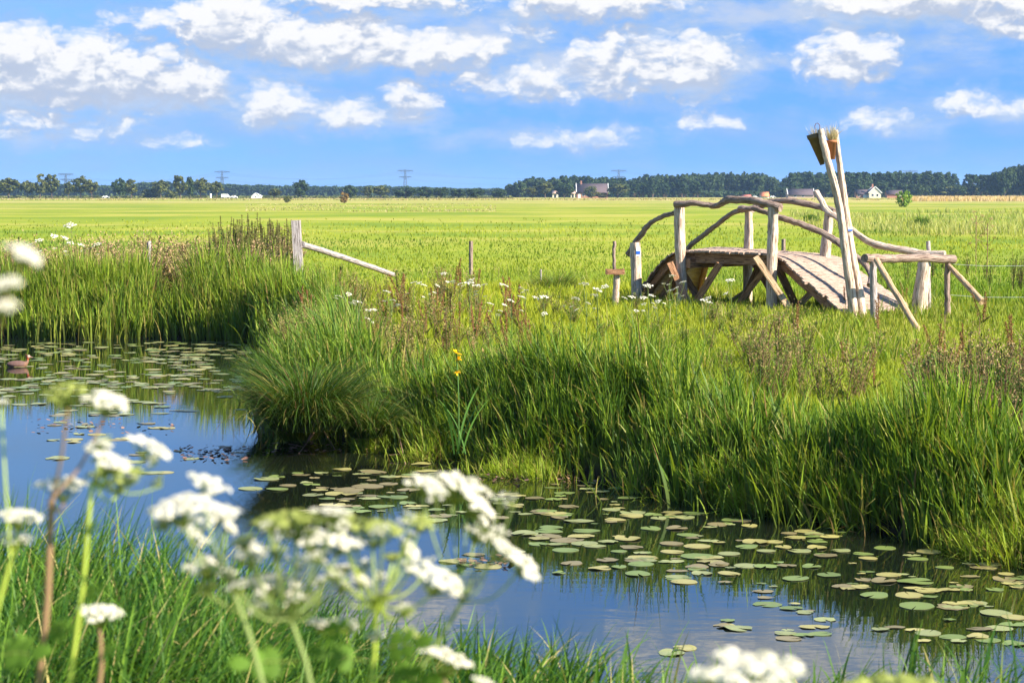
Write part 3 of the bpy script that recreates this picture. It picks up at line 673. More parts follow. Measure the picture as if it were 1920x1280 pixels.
def hogweed(label, base, node, ums, stemcol=(.20, .22, .06), d=2.2, rs=.0042, leaves=(), extra=()):
    """ums: (px, py, width px, tilt, kind[, depth])"""
    zb = 1.15
    b = D(base[0], base[1], d); b2 = b.copy(); b2[2] = zb if b[2] > zb else b[2]
    rt = thing('hogweed_plant', label, 'wildflower', b2, 'hogweed flowering in the foreground')
    nd = D(node[0], node[1], d); a = M()
    a.tube([b2, C2(b2, b, .5), b, C2(b, nd, .5) + [.003, 0, 0], nd], [rs * 1.2, rs * 1.1, rs, rs * .95, rs * .85], 7, col=stemcol, cap=False)
    for (x, y, wd, tilt, kind, *dd) in ums:
        dd = dd[0] if dd else d + rng.normal(0, .05)
        c = D(x, y, dd); up = np.array([math.sin(tilt), rng.normal(-.12, .1), math.cos(tilt)]); u_ = M()
        dia = wd / FPX * dd; j = umbel(u_, c, up, dia, kind, nray=13 if wd < 130 else 19, nfl=22)
        mid = C2(nd, j, .55) + [0, 0, -.012]
        a.tube(smoothpath([nd, mid, j], 4), max(rs * .38, .0011), 6, col=np.array(stemcol) * 1.1)
        u_.build('umbel', PETAL, rt)
    a.build('stem', STEM, rt)
    for (x, y, wd, kind) in extra:
        dd = d + rng.normal(0, .06); u_ = M(); c = D(x, y, dd); j = umbel(u_, c, (rng.normal(0, .5), rng.normal(-.3, .3), 1), wd / FPX * dd, kind, nray=7, nfl=16)
        a = M(); mid = C2(nd, j, .55) + [0, 0, -.01]; a.tube(smoothpath([nd, mid, j], 4), .0009, 5, col=np.array(stemcol) * 1.1); u_.V += a.V; u_.C += a.C; u_.U += a.U; u_.F += [f + u_.n for f in a.F]; u_.n += a.n
        u_.build('umbel', PETAL, rt)
    for (x, y, dx, dz, sz) in leaves:
        l = M(); lobed_leaf(l, D(x, y, d), (dx, -.35, dz), sz * .5, (.10, .19, .025)); l.build('leaf', LEAF, rt)
    return rt
BRN = (.24, .15, .08); YG = (.34, .42, .06); GR = (.20, .26, .08)
hogweed('hogweed at far left with tall brown stem and greenish seed umbel on top', (72, 1300), (97, 935), [(120, 903, 112, .05, 'white'), (203, 747, 100, .25, 'white'), (122, 728, 100, -.1, 'green')], BRN, 2.2, .0042, [(78, 1215, -1, .25, .10), (75, 1190, .9, .3, .085)])
hogweed('hogweed with a yellow-green stem and two white umbels over green seed heads', (128, 1300), (172, 905), [(192, 832, 50, .1, 'white'), (212, 862, 92, .5, 'white'), (285, 832, 96, .5, 'white'), (225, 885, 120, .1, 'green'), (180, 770 + 60, 60, -.3, 'white')], YG, 2.15, .0026, [(150, 1120, .9, .5, .06), (155, 1000, .8, .6, .04)], extra=[(rng.uniform(170, 300), rng.uniform(810, 900), rng.uniform(26, 44), rng.choice(['white', 'green'])) for _ in range(7)])
hogweed('hogweed with paired white umbels cut by the left edge of the photo', (-60, 1300), (20, 1050), [(35, 962, 92, .1, 'white'), (28, 1003, 80, .2, 'white'), (2, 752, 34, 0, 'white')], YG, 2.15, .0026, [(-20, 1230, .9, .2, .13), (20, 1170, .9, .6, .05)])
hogweed('tallest hogweed at the left edge with three very blurred cream umbels', (-120, 1300), (-80, 700), [(48, 472, 88, .5, 'white', 1.35), (12, 528, 78, 0, 'white', 1.3), (5, 568, 80, .15, 'white', 1.3)], BRN, 1.35, .003)
hogweed('hogweed with a broad white cluster above the open water left of centre', (500, 1310), (425, 1075), [(335, 945, 130, -.15, 'white'), (390, 902, 92, .3, 'white'), (412, 955, 84, .2, 'white'), (432, 985, 42, .9, 'white'), (300, 975, 60, -.7, 'white')], GR, 2.0, .0028)
hogweed('short hogweed with one small white umbel low at the left', (183, 1310), (188, 1185), [(190, 1145, 100, .15, 'white')], BRN, 2.4, .0032, [(186, 1225, .8, .4, .05)])
hogweed('central foreground hogweed with a crowd of white umbels', (590, 1320), (545, 1160), [(385, 1052, 96, -.15, 'white'), (470, 1035, 90, -.1, 'white'), (505, 1085, 120, 0, 'white'), (590, 1003, 110, .1, 'white'), (545, 1110, 80, .3, 'white'), (455, 1010, 60, -.3, 'green'), (560, 968, 130, .1, 'green'), (500, 972, 70, -.2, 'green'), (625, 955, 80, .1, 'white'), (640, 1012, 90, .3, 'white'), (440, 1095, 60, -.4, 'white')], GR, 2.05, .0028, [(560, 1240, -1, .1, .12), (600, 1200, .7, .6, .07)], extra=[(rng.uniform(370, 660), rng.uniform(960, 1130), rng.uniform(38, 72), rng.choice(['white', 'white', 'green'])) for _ in range(24)])
hogweed('hogweed right of the crowded one with flat green seed umbels', (690, 1320), (705, 1130), [(705, 985, 120, .15, 'green'), (790, 975, 70, .2, 'green'), (640, 970, 60, -.1, 'green'), (770, 1025, 66, .9, 'white'), (825, 1080, 118, .45, 'white'), (680, 1085, 52, .4, 'white'), (600, 1165, 56, .1, 'white'), (650, 1165, 60, .3, 'white'), (735, 1040, 40, 0, 'green'), (645, 1060, 50, 0, 'white')], YG, 2.15, .0026, [(700, 1220, .9, .3, .12), (690, 1240, -.9, .3, .11), (830, 1095, .9, .8, .05)], extra=[(rng.uniform(580, 800), rng.uniform(960, 1190), rng.uniform(34, 62), rng.choice(['white', 'white', 'white', 'green'])) for _ in range(20)])
hogweed('hogweed leaning right with a long white umbel cluster over the lily water', (740, 1320), (865, 1130), [(862, 900, 130, .3, 'white'), (800, 903, 84, .35, 'white'), (900, 945, 100, .8, 'white'), (900, 995, 70, .5, 'white'), (945, 1020, 110, .65, 'white'), (990, 1060, 80, .85, 'white')], GR, 2.25, .0026, [(700, 1270, 1, .1, .14)], extra=[(rng.uniform(800, 960), rng.uniform(890, 1000), rng.uniform(34, 55), 'white') for _ in range(5)])
hogweed('hogweed whose single white umbel tilts right near the bottom centre', (900, 1330), (890, 1290), [(845, 1230, 120, .35, 'white'), (905, 1275, 50, .3, 'white')], BRN, 2.2, .004)
hogweed('hogweed with the largest white umbel at the bottom edge right of centre', (1410, 1350), (1410, 1330), [(1410, 1250, 240, .03, 'white'), (1330, 1262, 90, -.2, 'white')], GR, 1.8, .004)
hogweed('hogweed with a yellow-green budding umbel at the bottom right', (1680, 1360), (1680, 1340), [(1680, 1290, 220, .03, 'green'), (1730, 1278, 60, .1, 'white')], YG, 1.9, .004)

# near bank grass
def near_grass():
    n = 62000; x = np.where(rng.random(62000) < .6, rng.uniform(-2.6, 0.2, 62000), rng.uniform(0, 2.8, 62000)); y = rng.uniform(5.6, 9.4, n)
    px = 960 + FPX * x / y; s = sdist(x, y)
    top = np.interp(px, [-200, 0, 300, 450, 620, 800, 1000, 1150, 1300, 1650, 1900, 2100], [.58, .58, .55, .48, .36, .30, .28, .34, .26, .24, .34, .38])
    dens = np.interp(px, [0, 450, 700, 1000, 1250, 1400, 1900], [1, 1, .7, .45, .4, .25, .4])
    keep = (s > -.15) & (rng.random(n) < dens * np.clip((fbm(x * 2.2, y * 2.2) - .25) * 3, .1, 1)) & (px > -150) & (px < 2080)
    x, y, top = x[keep], y[keep], top[keep]; n = len(x); z = np.maximum(gz(x, y), 0) - .02
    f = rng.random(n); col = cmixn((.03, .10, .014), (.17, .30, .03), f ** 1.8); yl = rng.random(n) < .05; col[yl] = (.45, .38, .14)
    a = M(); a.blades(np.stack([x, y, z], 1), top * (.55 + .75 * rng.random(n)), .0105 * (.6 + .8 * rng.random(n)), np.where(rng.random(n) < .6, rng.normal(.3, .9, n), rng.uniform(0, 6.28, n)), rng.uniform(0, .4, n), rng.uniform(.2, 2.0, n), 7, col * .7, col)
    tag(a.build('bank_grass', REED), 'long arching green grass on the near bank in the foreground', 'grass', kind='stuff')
near_grass()
a = M(); n = 26   # a few very close reeds at lower right
b0 = np.stack([rng.uniform(1.2, 2.3, n), rng.uniform(4.6, 6.2, n), np.full(n, 1.1)], 1)
cc = cmixn((.20, .28, .04), (.36, .36, .10), rng.random(n))
a.blades(b0, rng.uniform(.45, .95, n) * .7, .009, rng.uniform(0, 6.28, n), .08, rng.uniform(.2, 1.1, n), 8, cc, cc)
tag(a.build('reed_tuft', REED), 'thin tuft of pale reeds close to the camera at the lower right', 'reeds')

# ---- mid-distance wild plants; each plant one mesh, copies share it
def mk_small_umbel(k):
    a = M(); h = .72 + .1 * k; a.tube([(0, 0, 0), (.01, 0, h * .6), (.0, .01, h)], .007, 5, col=(.18, .24, .06))
    for i in range(3 + k % 3):
        th = i * 2.1 + k; c = np.array([math.cos(th) * .14 * (i > 0), math.sin(th) * .14, h + .10 + rng.normal(0, .05) - .07 * i])
        j = umbel(a, c, (rng.normal(0, .2), -.3, 1), .17 - .025 * i, 'white', 9, 12, True); a.tube([(0, 0, h * .62), j], .004, 4, col=(.2, .26, .08), cap=False)
    n = 14; th = rng.uniform(0, 6.28, n); a.blades(np.stack([np.zeros(n), np.zeros(n), rng.uniform(0.05, .4, n)], 1), rng.uniform(.12, .24, n), .022, th, .7, .9, 4, (.10, .19, .02), (.18, .28, .03), prof='leaf')
    return a
def mk_dock(k):
    a = M(); h = .75 + .12 * k
    for q in range(2 + k % 2):
        dx, dy = rng.normal(0, .05, 2); p = np.array([dx * 3, dy * 3, h * (.8 + .25 * rng.random())]); a.tube([(0, 0, 0), (dx, dy, h * .45), p], .007, 4, col=(.22, .10, .05))
        n = 170; t = .35 + .65 * rng.random(n); c = np.stack([dx * 3 * t, dy * 3 * t, p[2] * t], 1) + rng.normal(0, .022, (n, 3)) * (1.5 - t)[:, None]
        a.discs(c, rng.normal(size=(n, 3)), .011, 4, cmixn((.16, .075, .03), (.32, .18, .07), rng.random(n)))
    n = 9; a.blades(np.zeros((n, 3)) + [0, 0, .1], rng.uniform(.2, .4, n), .05, rng.uniform(0, 6.28, n), .5, 1.0, 4, (.10, .14, .02), (.20, .16, .04), prof='leaf')
    return a
def mk_bushy(k, palette=None, hh=.7):
    a = M(); cols = palette or ((.09, .17, .02), (.22, .26, .05), (.33, .23, .08))
    for q in range(7):
        th = rng.uniform(0, 6.28); ln = rng.uniform(.05, .28); h = hh * (.7 + .5 * rng.random()); top = np.array([math.cos(th) * ln, math.sin(th) * ln, h])
        a.tube([(0, 0, 0), top * [.4, .4, .5], top], .005, 4, col=(.2, .13, .07), cap=False)
        n = 46; t = .2 + .8 * rng.random(n); b = top[None] * t[:, None] * np.stack([t, t, np.ones(n)], 1)
        f = rng.random(n); c = np.where((f < .55)[:, None], cmixn(cols[0], cols[1], rng.random(n)), cmixn(cols[1], cols[2], rng.random(n)))
        a.blades(b, rng.uniform(.05, .11, n), .018, rng.uniform(0, 6.28, n), rng.uniform(.5, 1.4, n), .6, 2, c, c, prof='leaf')
        n = 13; c = top[None] + rng.normal(0, .035, (n, 3)) * [1, 1, 2.2]
        a.discs(c, rng.normal(size=(n, 3)), .010, 4, cmixn(cols[2], (.36, .27, .14), rng.random(n)))
    return a
def mk_nettle(k):
    a = M()
    for q in range(5):
        th = rng.uniform(0, 6.28); ln = rng.uniform(.03, .2); h = 1.15 * (.75 + .35 * rng.random()); top = np.array([math.cos(th) * ln, math.sin(th) * ln, h])
        a.tube([(0, 0, 0), top], .006, 4, col=(.12, .12, .04), cap=False)
        n = 70; t = .15 + .85 * rng.random(n); b = top[None] * t[:, None]; f = rng.random(n); c = cmixn((.05, .085, .02), (.17, .15, .05), f); br_ = rng.random(n) < .25; c[br_] = (.24, .14, .07)
        a.blades(b, rng.uniform(.07, .14, n) * (1.25 - t), .04, rng.uniform(0, 6.28, n), rng.uniform(.9, 1.5, n), .7, 2, c, c, prof='leaf')
    return a
def mk_brown_umbel(k):
    a = M(); h = 1.25 + .15 * k; a.tube([(0, 0, 0), (.02, 0, h * .5), (.03 * k, .0, h)], .009, 5, col=(.24, .15, .09))
    for i in range(9):
        z = h * (.45 + .55 * i / 8); th = i * 2.4; c = np.array([math.cos(th) * .22 * (1.15 - i / 9), math.sin(th) * .15, z + .1]); j = umbel(a, c, (rng.normal(0, .3), rng.normal(0, .3), 1), .13, 'brown', 8, 7, True)
        a.tube([(0.01, 0, z - .1), j], .004, 4, col=(.24, .15, .09), cap=False)
    return a
def herd(name, makers, mat, spots, cat, group, s=(.8, 1.2)):
    """spots: (px, py, label) ; the first of each kind is the built one, the rest are copies sharing its mesh"""
    protos = [None] * len(makers); res = []
    for i, (px, py, lab) in enumerate(spots):
        k = i % len(makers); loc = ground_at(px, py)
        if protos[k] is None: o = makers[k]().build(name, mat); tag(o, lab, cat, group); protos[k] = o
        else: o = protos[k].copy(); COL.objects.link(o); o['label'] = lab
        o.location = tuple(loc - [0, 0, .02]); o.rotation_euler = (0, 0, rng.uniform(0, 6.28)); sc_ = rng.uniform(*s); o.scale = (sc_,) * 3; res.append(o)
    return res
def rnd_spots(n, x0, x1, y0, y1, lab): return [(rng.uniform(x0, x1), rng.uniform(y0, y1), lab) for _ in range(n)]
# umbel flowers: row 560 umbel heads appear at row 510, so bases are lower
UW = 'small white umbel wildflower in the meadow grass'
ub = [(775, 585), (833, 582), (805, 600), (862, 600), (700, 640), (735, 628), (898, 598), (640, 640), (672, 655), (930, 632), (960, 655), (985, 612), (1020, 640), (1070, 630), (1100, 650), (1120, 640), (1185, 622), (1232, 620), (1268, 610), (1320, 652), (1370, 590), (1255, 590), (1215, 650), (880, 640)]
herd('umbel_flower', [lambda k=k: mk_small_umbel(k) for k in range(4)], PETAL, [(x, y + 18, 'white umbel wildflower among the grass left of and below the bridge') for x, y in ub], 'wildflower', 'white umbels scattered between the corner post and the bridge', (.8, 1.15))
herd('umbel_flower', [lambda: mk_small_umbel(1), lambda: mk_small_umbel(2)], PETAL, [(170, 560, 'tallest white umbel plant rising above the left bank'), (120, 560, 'lower white umbel plant left of the tallest on the left bank'), (60, 560, 'white umbel plant behind the blurred cream umbels at left'), (135, 570, 'short white umbel plant right behind the left reeds')], 'wildflower', 'white umbels behind the left reeds', (1.35, 1.6))
herd('dock_plant', [lambda k=k: mk_dock(k) for k in range(3)], DRY, rnd_spots(34, 560, 1000, 580, 690, 'rusty brown dock seed stalk in the weeds above the sedge') + rnd_spots(6, 820, 900, 540, 570, 'rusty brown dock seed stalk in the weeds above the sedge'), 'weed', 'dock stalks above the sedge', (.7, 1.05))
herd('dock_plant', [lambda k=k: mk_dock(k) for k in range(3)], DRY, rnd_spots(16, 1480, 1940, 560, 760, 'brown dry dock stalk on the right bank by the barrier'), 'weed', 'dock stalks on the right bank', (.6, 1.0))
herd('weed_bush', [lambda k=k: mk_bushy(k) for k in range(4)], DRY, rnd_spots(80, 530, 900, 555, 740, 'straggly olive and brown weed going to seed at the bank corner'), 'weed', 'seeding weeds at the bank corner', (.6, 1.15))
herd('weed_bush', [lambda k=k: mk_bushy(k, ((.08, .17, .02), (.18, .24, .04), (.32, .22, .09))) for k in range(3)], DRY, rnd_spots(20, 1400, 1640, 690, 800, 'fluffy brown seeding weed clump in the middle of the right bank'), 'weed', 'fluffy weeds on the right bank crest', (.55, 1.05))
herd('weed_bush', [lambda k=k: mk_bushy(k, ((.03, .08, .012), (.10, .16, .025), (.20, .13, .05))) for k in range(3)], DRY, rnd_spots(46, 1720, 1960, 740, 880, 'dark straggly weed at the right edge of the bank'), 'weed', 'dark weeds at the right edge', (.7, 1.2))
herd('weed_bush', [lambda k=k: mk_bushy(k, ((.10, .15, .03), (.30, .27, .09), (.42, .26, .15)), .6) for k in range(3)], DRY, rnd_spots(100, -20, 560, 548, 575, 'pale brown seeding weed along the top of the left bank'), 'weed', 'pale weeds on the left bank', (1.5, 2.15))
herd('nettle_clump', [lambda k=k: mk_nettle(k) for k in range(3)], DRY, rnd_spots(34, 380, 552, 545, 572, 'tall dark nettle clump beside the weathered corner post'), 'weed', 'dark nettles left of the corner post', (1.25, 1.65))
herd('nettle_clump', [lambda k=k: mk_nettle(k) for k in range(2)], DRY, rnd_spots(10, 250, 380, 550, 570, 'lone nettle stalk rising from the left bank weeds'), 'weed', 'scattered nettles on the left bank', (.95, 1.25))
herd('dry_hogweed', [lambda k=k: mk_brown_umbel(k) for k in range(2)], DRY, [(1850, 520, 'tall dry brown hogweed skeleton right of the barrier'), (1830, 512, 'slightly shorter dry hogweed left of the tallest skeleton')], 'weed', 'dry hogweed skeletons', (1.15, 1.3))
herd('dry_hogweed', [lambda k=k: mk_brown_umbel(k) for k in range(2)], DRY, [(1790, 740, 'dry brown hogweed leaning before the barrier prop'), (1835, 690, 'dry hogweed with brown seed umbels below the barrier'), (1770, 680, 'reddish dry hogweed stalk beside the foot of the long prop')], 'weed', 'dry hogweed below the barrier', (.5, .62))
herd('weed_bush', [lambda k=k: mk_bushy(k, ((.07, .14, .02), (.17, .24, .04), (.26, .22, .07)), .5) for k in range(3)], DRY, rnd_spots(34, 900, 1500, 590, 740, 'low olive weed scattered in the grass below the bridge'), 'weed', 'low weeds in the meadow below the bridge', (.6, 1.0))
herd('nettle_clump', [lambda: mk_nettle(1)], DRY, rnd_spots(16, 1650, 1920, 505, 560, 'dark weed stalk in the grass behind the log barrier'), 'weed', 'dark weeds behind the log barrier', (.45, .85))
# yellow iris
ir = thing('yellow_iris', 'yellow flag iris with bright flowers among tall sedge leaves', 'wildflower', G(860, 850, .2))
b = G(860, 850, .2); a = M(); a.tube(smoothpath([b, b + [.0, 0, .6], D(856, 662, b[1])], 4), .008, 6, col=(.07, .15, .03)); a.build('stem', STEM, ir)
for (x, y, s_) in ((856, 662, .05), (860, 673, .035), (857, 699, .04)):
    a = M(); c = D(x, y, b[1] - .02); n = 9; a.blades(np.tile(c, (n, 1)), s_ * 1.3, s_ * .75, np.arange(n) * 2.4, rng.uniform(.3, 1.9, n), .7, 4, (.80, .48, .01), (.85, .55, .02), prof='leaf'); a.build('flower', LEAF, ir)
a = M(); n = 9; a.blades(np.tile(b, (n, 1)) + rng.normal(0, .05, (n, 3)) * [1, 1, 0], rng.uniform(.6, .95, n), .026, rng.uniform(0, 6.28, n), .25, .7, 6, (.05, .13, .02), (.10, .22, .03)); a.build('foliage', REED, ir)
# dead twigs leaning into the water at the corner
def twig(x0, y0, x1, y1, z, label):
    p0 = G(x0, y0, z); p1 = G(x1, y1, .0); a = M(); a.tube(smoothpath([p0, C2(p0, p1, .5) + rng.normal(0, .03, 3), p1], 4), [.012] * 5 + [.007] * 4, 6, .1, col=(.22, .13, .08))
    for k in range(4):
        q = C2(p0, p1, .2 + .2 * k); a.tube([q, q + rng.normal(0, .16, 3) * [1, .6, .6]], .005, 4, col=(.2, .12, .08))
    tag(a.build('dead_twig', STEM), label, 'twig', 'dead twigs at the waterline')
twig(590, 770, 628, 842, .25, 'brown dead twig leaning into the water below the big tussock'); twig(600, 790, 560, 850, .2, 'thin dead twig crossing left below the big tussock')
twig(520, 720, 486, 800, .3, 'bare twig hanging over the channel left of the tussock'); twig(740, 780, 760, 870, .3, 'reddish twig standing in the shade right of the tussocks'); twig(510, 700, 470, 780, .3, 'second bare twig farther out over the channel')
# ------------------------------------------------------------ water lilies
m, t, o = mat_new('lily_leaf')
cA = t.new('ShaderNodeAttribute', attribute_name='Col').outputs[0]; oc = t.new('ShaderNodeTexCoord').outputs['Object']
oi = t.new('ShaderNodeObjectInfo').outputs['Random']
n1 = t.noise(t.vec('ADD', oc, t.vec('MULTIPLY', t.new('ShaderNodeObjectInfo').outputs['Location'], (3, 3, 0))), 9, 4, .65)
c = t.mix(t.smooth(n1, .54, .72, 0, .6), cA, (.22, .18, .08, 1))
p = t.new('ShaderNodeBsdfPrincipled'); t.l.new(c, p.inputs['Base Color']); p.inputs['Roughness'].default_value = .38; p.inputs['Specular IOR Level'].default_value = .5
t.l.new(p.outputs[0], o.inputs[0]); LILY = m
def pad_mesh(name, col, curl, notch, oval):
    a = M(); k = 30; ang = np.linspace(notch, 2 * math.pi - notch, k); rings = [0.0, .45, .8, 1.0]; V = []
    wob = .03 * np.sin(ang * 3 + curl * 9) + .02 * np.sin(ang * 7 + 2)
    for r in rings:
        rr = r * (1 + wob * r) * .5; zz = .0035 + .007 * curl * r ** 3 * np.maximum(0, np.sin(ang * 2 + curl * 5)) 
        V.append(np.stack([np.cos(ang) * rr, np.sin(ang) * rr * oval, zz], 1))
    V = np.concatenate(V); F = [(i * k + j, i * k + j + 1, (i + 1) * k + j + 1, (i + 1) * k + j) for i in range(3) for j in range(k - 1)]
    C = np.tile(col, (len(V), 1)); C[2 * k:] *= .92
    a.add(V, F, C)
    skirt = V[3 * k:].copy(); low = skirt.copy(); low[:, 2] -= .003; n = len(skirt)
    a.add(np.concatenate([skirt, low]), [(j, n + j, n + j + 1, j + 1) for j in range(n - 1)], np.array(col) * .6)
    return a
PADC = dict(green=(.15, .20, .045), pale=(.23, .25, .09), yellow=(.31, .28, .09), brown=(.20, .165, .07))
LAB = dict(green='round green water lily pad', pale='pale grey-green water lily pad', yellow='yellowing water lily pad', brown='brown spotted dying water lily pad')
protos = {}
def pad(px, py, dia, kind, where, grp):
    k = (kind, int(rng.integers(0, 3)))
    if k not in protos: o = pad_mesh('lily_pad', PADC[kind], [0.1, .5, 1.2][k[1]], [.05, .16, .3][k[1]], [.95, .84, .9][k[1]]).build('lily_pad', LILY); protos[k] = o
    else: o = protos[k].copy(); COL.objects.link(o)
    tag(o, LAB[kind] + ' ' + where, 'lily pad', grp); g_ = G(px, py, 0); dia *= rng.uniform(.72, .95)
    o.location = (g_[0], g_[1], .00012 * rng.integers(0, 30)); o.rotation_euler = (rng.normal(0, .012), rng.normal(0, .012), rng.uniform(0, 6.28)); o.scale = (dia, dia, 1)
right = [  # u, v in the 2.087x crop whose corner is (1000, 880); width in crop pixels
 (325,76,90,'green'),(305,157,90,'pale'),(390,170,120,'pale'),(380,182,110,'yellow'),(470,178,100,'green'),(490,192,90,'pale'),(628,171,104,'green'),(590,188,110,'pale'),
 (160,202,110,'pale'),(100,188,100,'brown'),(320,197,120,'yellow'),(70,228,130,'green'),(60,243,130,'green'),(207,240,116,'green'),(460,231,112,'green'),(560,230,100,'brown'),
 (605,256,100,'green'),(370,271,128,'yellow'),(60,262,120,'brown'),(120,277,120,'brown'),(200,290,120,'pale'),(125,316,145,'green'),(240,300,110,'pale'),(540,290,120,'brown'),
 (640,301,118,'yellow'),(335,321,86,'green'),(545,323,130,'yellow'),(430,346,135,'yellow'),(640,340,145,'green'),(765,330,105,'pale'),(150,367,115,'brown'),(260,387,105,'yellow'),
 (335,382,90,'green'),(420,370,130,'green'),(408,409,132,'green'),(100,405,60,'green'),(640,383,125,'brown'),(730,370,90,'brown'),(560,420,100,'pale'),(590,440,130,'yellow'),
 (660,407,100,'pale'),(765,407,120,'yellow'),(835,302,105,'green'),(832,377,130,'pale'),(870,283,150,'yellow'),(940,283,110,'yellow'),(910,319,105,'pale'),(978,303,105,'yellow'),
 (1040,320,100,'pale'),(1110,283,105,'green'),(1110,306,100,'yellow'),(1132,334,86,'green'),(1088,379,112,'green'),(1025,427,132,'green'),(1200,319,100,'pale'),(1290,331,105,'green'),
 (1310,348,105,'yellow'),(1376,307,104,'green'),(1290,432,90,'brown'),(1390,412,110,'yellow'),(1370,436,130,'brown'),(1496,440,170,'green'),(1505,350,98,'green'),(1548,321,115,'yellow'),
 (1335,493,145,'green'),(1470,492,150,'yellow'),(1500,535,158,'green'),(1610,383,84,'green'),(1700,528,115,'green'),(1790,372,120,'pale'),(1780,385,90,'yellow'),(1850,410,90,'yellow'),
 (1845,430,110,'brown'),(1690,458,90,'brown'),(1806,470,100,'green'),(1890,460,70,'yellow'),(1810,562,150,'pale'),(1880,578,120,'yellow'),(1545,640,120,'pale'),(1640,655,130,'green'),
 (1740,655,120,'yellow'),(1780,668,140,'green'),(1880,682,120,'green'),(800,622,150,'pale'),(740,612,100,'brown'),(985,642,120,'pale'),(1124,643,120,'green'),(1000,662,110,'brown'),
 (540,718,140,'pale'),(590,700,110,'yellow'),(820,155,90,'yellow'),(810,200,100,'brown'),(845,221,90,'yellow'),(720,215,90,'brown'),(1060,243,100,'yellow'),(1100,253,100,'pale'),
 (1030,268,90,'yellow'),(1000,250,80,'brown')]
for u_, v_, wd, kd in right:
    px, py = 1000 + u_ / 2.087, 880 + v_ / 2.087; d = G(px, py, 0)[1]
    pad(px, py, wd / 2.087 * d / FPX, kd, 'on the open water before the right bank', 'lily pads on the right stretch of water')
for px, py, wd, kd in [(518,894,40,'green'),(500,898,60,'pale'),(470,916,60,'pale'),(520,917,50,'green'),(558,887,30,'green'),(602,887,38,'pale'),(540,910,40,'brown'),(655,918,70,'brown'),(690,912,70,'brown'),(640,926,80,'yellow'),
   (745,932,50,'green'),(765,944,46,'green'),(710,950,56,'green'),(727,894,46,'pale'),(728,907,44,'brown'),(575,905,34,'pale'),(965,948,50,'yellow'),(940,970,40,'brown'),(985,1000,60,'pale'),(1010,1020,50,'green'),
   (850,1052,66,'yellow'),(880,1058,60,'green'),(915,1062,60,'yellow'),(890,1040,50,'brown'),(962,1035,60,'pale'),(700,885,60,'brown'),(790,870,50,'yellow'),(640,880,50,'yellow')]:
    d = G(px, py, 0)[1]; pad(px, py, wd * d / FPX, kd, 'in the dark reflection below the sedge tussocks', 'lily pads below the sedge tussocks')
cnt = 0
while cnt < 135:
    px = rng.uniform(-10, 500); py = 641 + 118 * rng.random() ** 1.1
    if rng.random() > vnoise(px / 45, py / 9 + 7) * 1.7: continue
    if py > 735 and px > 330: continue
    d = G(px, py, 0)[1]
    if sdist(np.array([G(px, py, 0)[0]]), np.array([d]))[0] > -.25: continue
    if abs(px - 36) < 32 and 676 < py < 700: continue
    pad(px, py, rng.uniform(.2, .36), rng.choice(['green', 'pale', 'pale', 'yellow', 'brown'], p=[.25, .3, .15, .2, .1]), 'on the left channel before the reed bed', 'lily pads covering the left channel'); cnt += 1
for k in range(34):
    px, py = [(rng.uniform(60, 250), rng.uniform(770, 780)), (rng.uniform(30, 330), rng.uniform(790, 806)), (rng.uniform(50, 260), rng.uniform(812, 832)), (rng.uniform(60, 380), rng.uniform(858, 892)), (rng.uniform(240, 470), rng.uniform(838, 860))][k % 5]
    pad(px, py, rng.uniform(.18, .32), rng.choice(['yellow', 'brown', 'pale']), 'half sunk on the open blue water at left', 'half sunk lily pads at left')
# hundreds of smaller pads and torn leaves between the big ones
def padmat(x0, x1, y0, y1, n, dens, s0, s1, label):
    a = M(); k = 0
    while k < n:
        px, py = rng.uniform(x0, x1), rng.uniform(y0, y1)
        if rng.random() > dens(px, py): continue
        g_ = G(px, py, .003 + .006 * rng.random())
        if sdist(np.array([g_[0]]), np.array([g_[1]]))[0] > -.1: continue
        kd = np.array(PADC[rng.choice(['green', 'pale', 'yellow', 'brown'])]) * rng.uniform(.7, 1.2); m_ = 14; ang = np.linspace(.2, 6.08, m_) + rng.uniform(0, 6); r_ = rng.uniform(s0, s1) / 2 * (1 + rng.normal(0, .10, m_)); ov = rng.uniform(.55, 1)
        V = np.stack([g_[0] + np.cos(ang) * r_, g_[1] + np.sin(ang) * r_ * ov, g_[2] + rng.normal(0, .0012, m_)], 1); a.add(np.vstack([[g_], V]), [(0, i + 1, i + 2) for i in range(m_ - 1)], kd); k += 1
    tag(a.build('small_lily_pads', LILY), label, 'lily pads', kind='stuff')
padmat(-20, 500, 641, 775, 330, lambda x, y: np.clip((vnoise(x / 60, y / 8) - .3) * 2.5, 0, 1) * (1 if y < 745 else .35), .10, .28, 'dense mat of small lily leaves between the pads on the left channel')
padmat(540, 1120, 880, 975, 90, lambda x, y: np.clip((vnoise(x / 50, y / 10 + 5) - .38) * 3, 0, 1), .08, .26, 'small brownish lily leaves in the reflection below the bank corner')
padmat(1000, 1960, 915, 1200, 140, lambda x, y: np.clip((vnoise(x / 55, y / 14 + 9) - .42) * 3.5, 0, 1) * (1 if y < 880 + (x - 1000) * .28 + 130 else .12), .06, .22, 'small and torn lily leaves among the pads before the right bank')
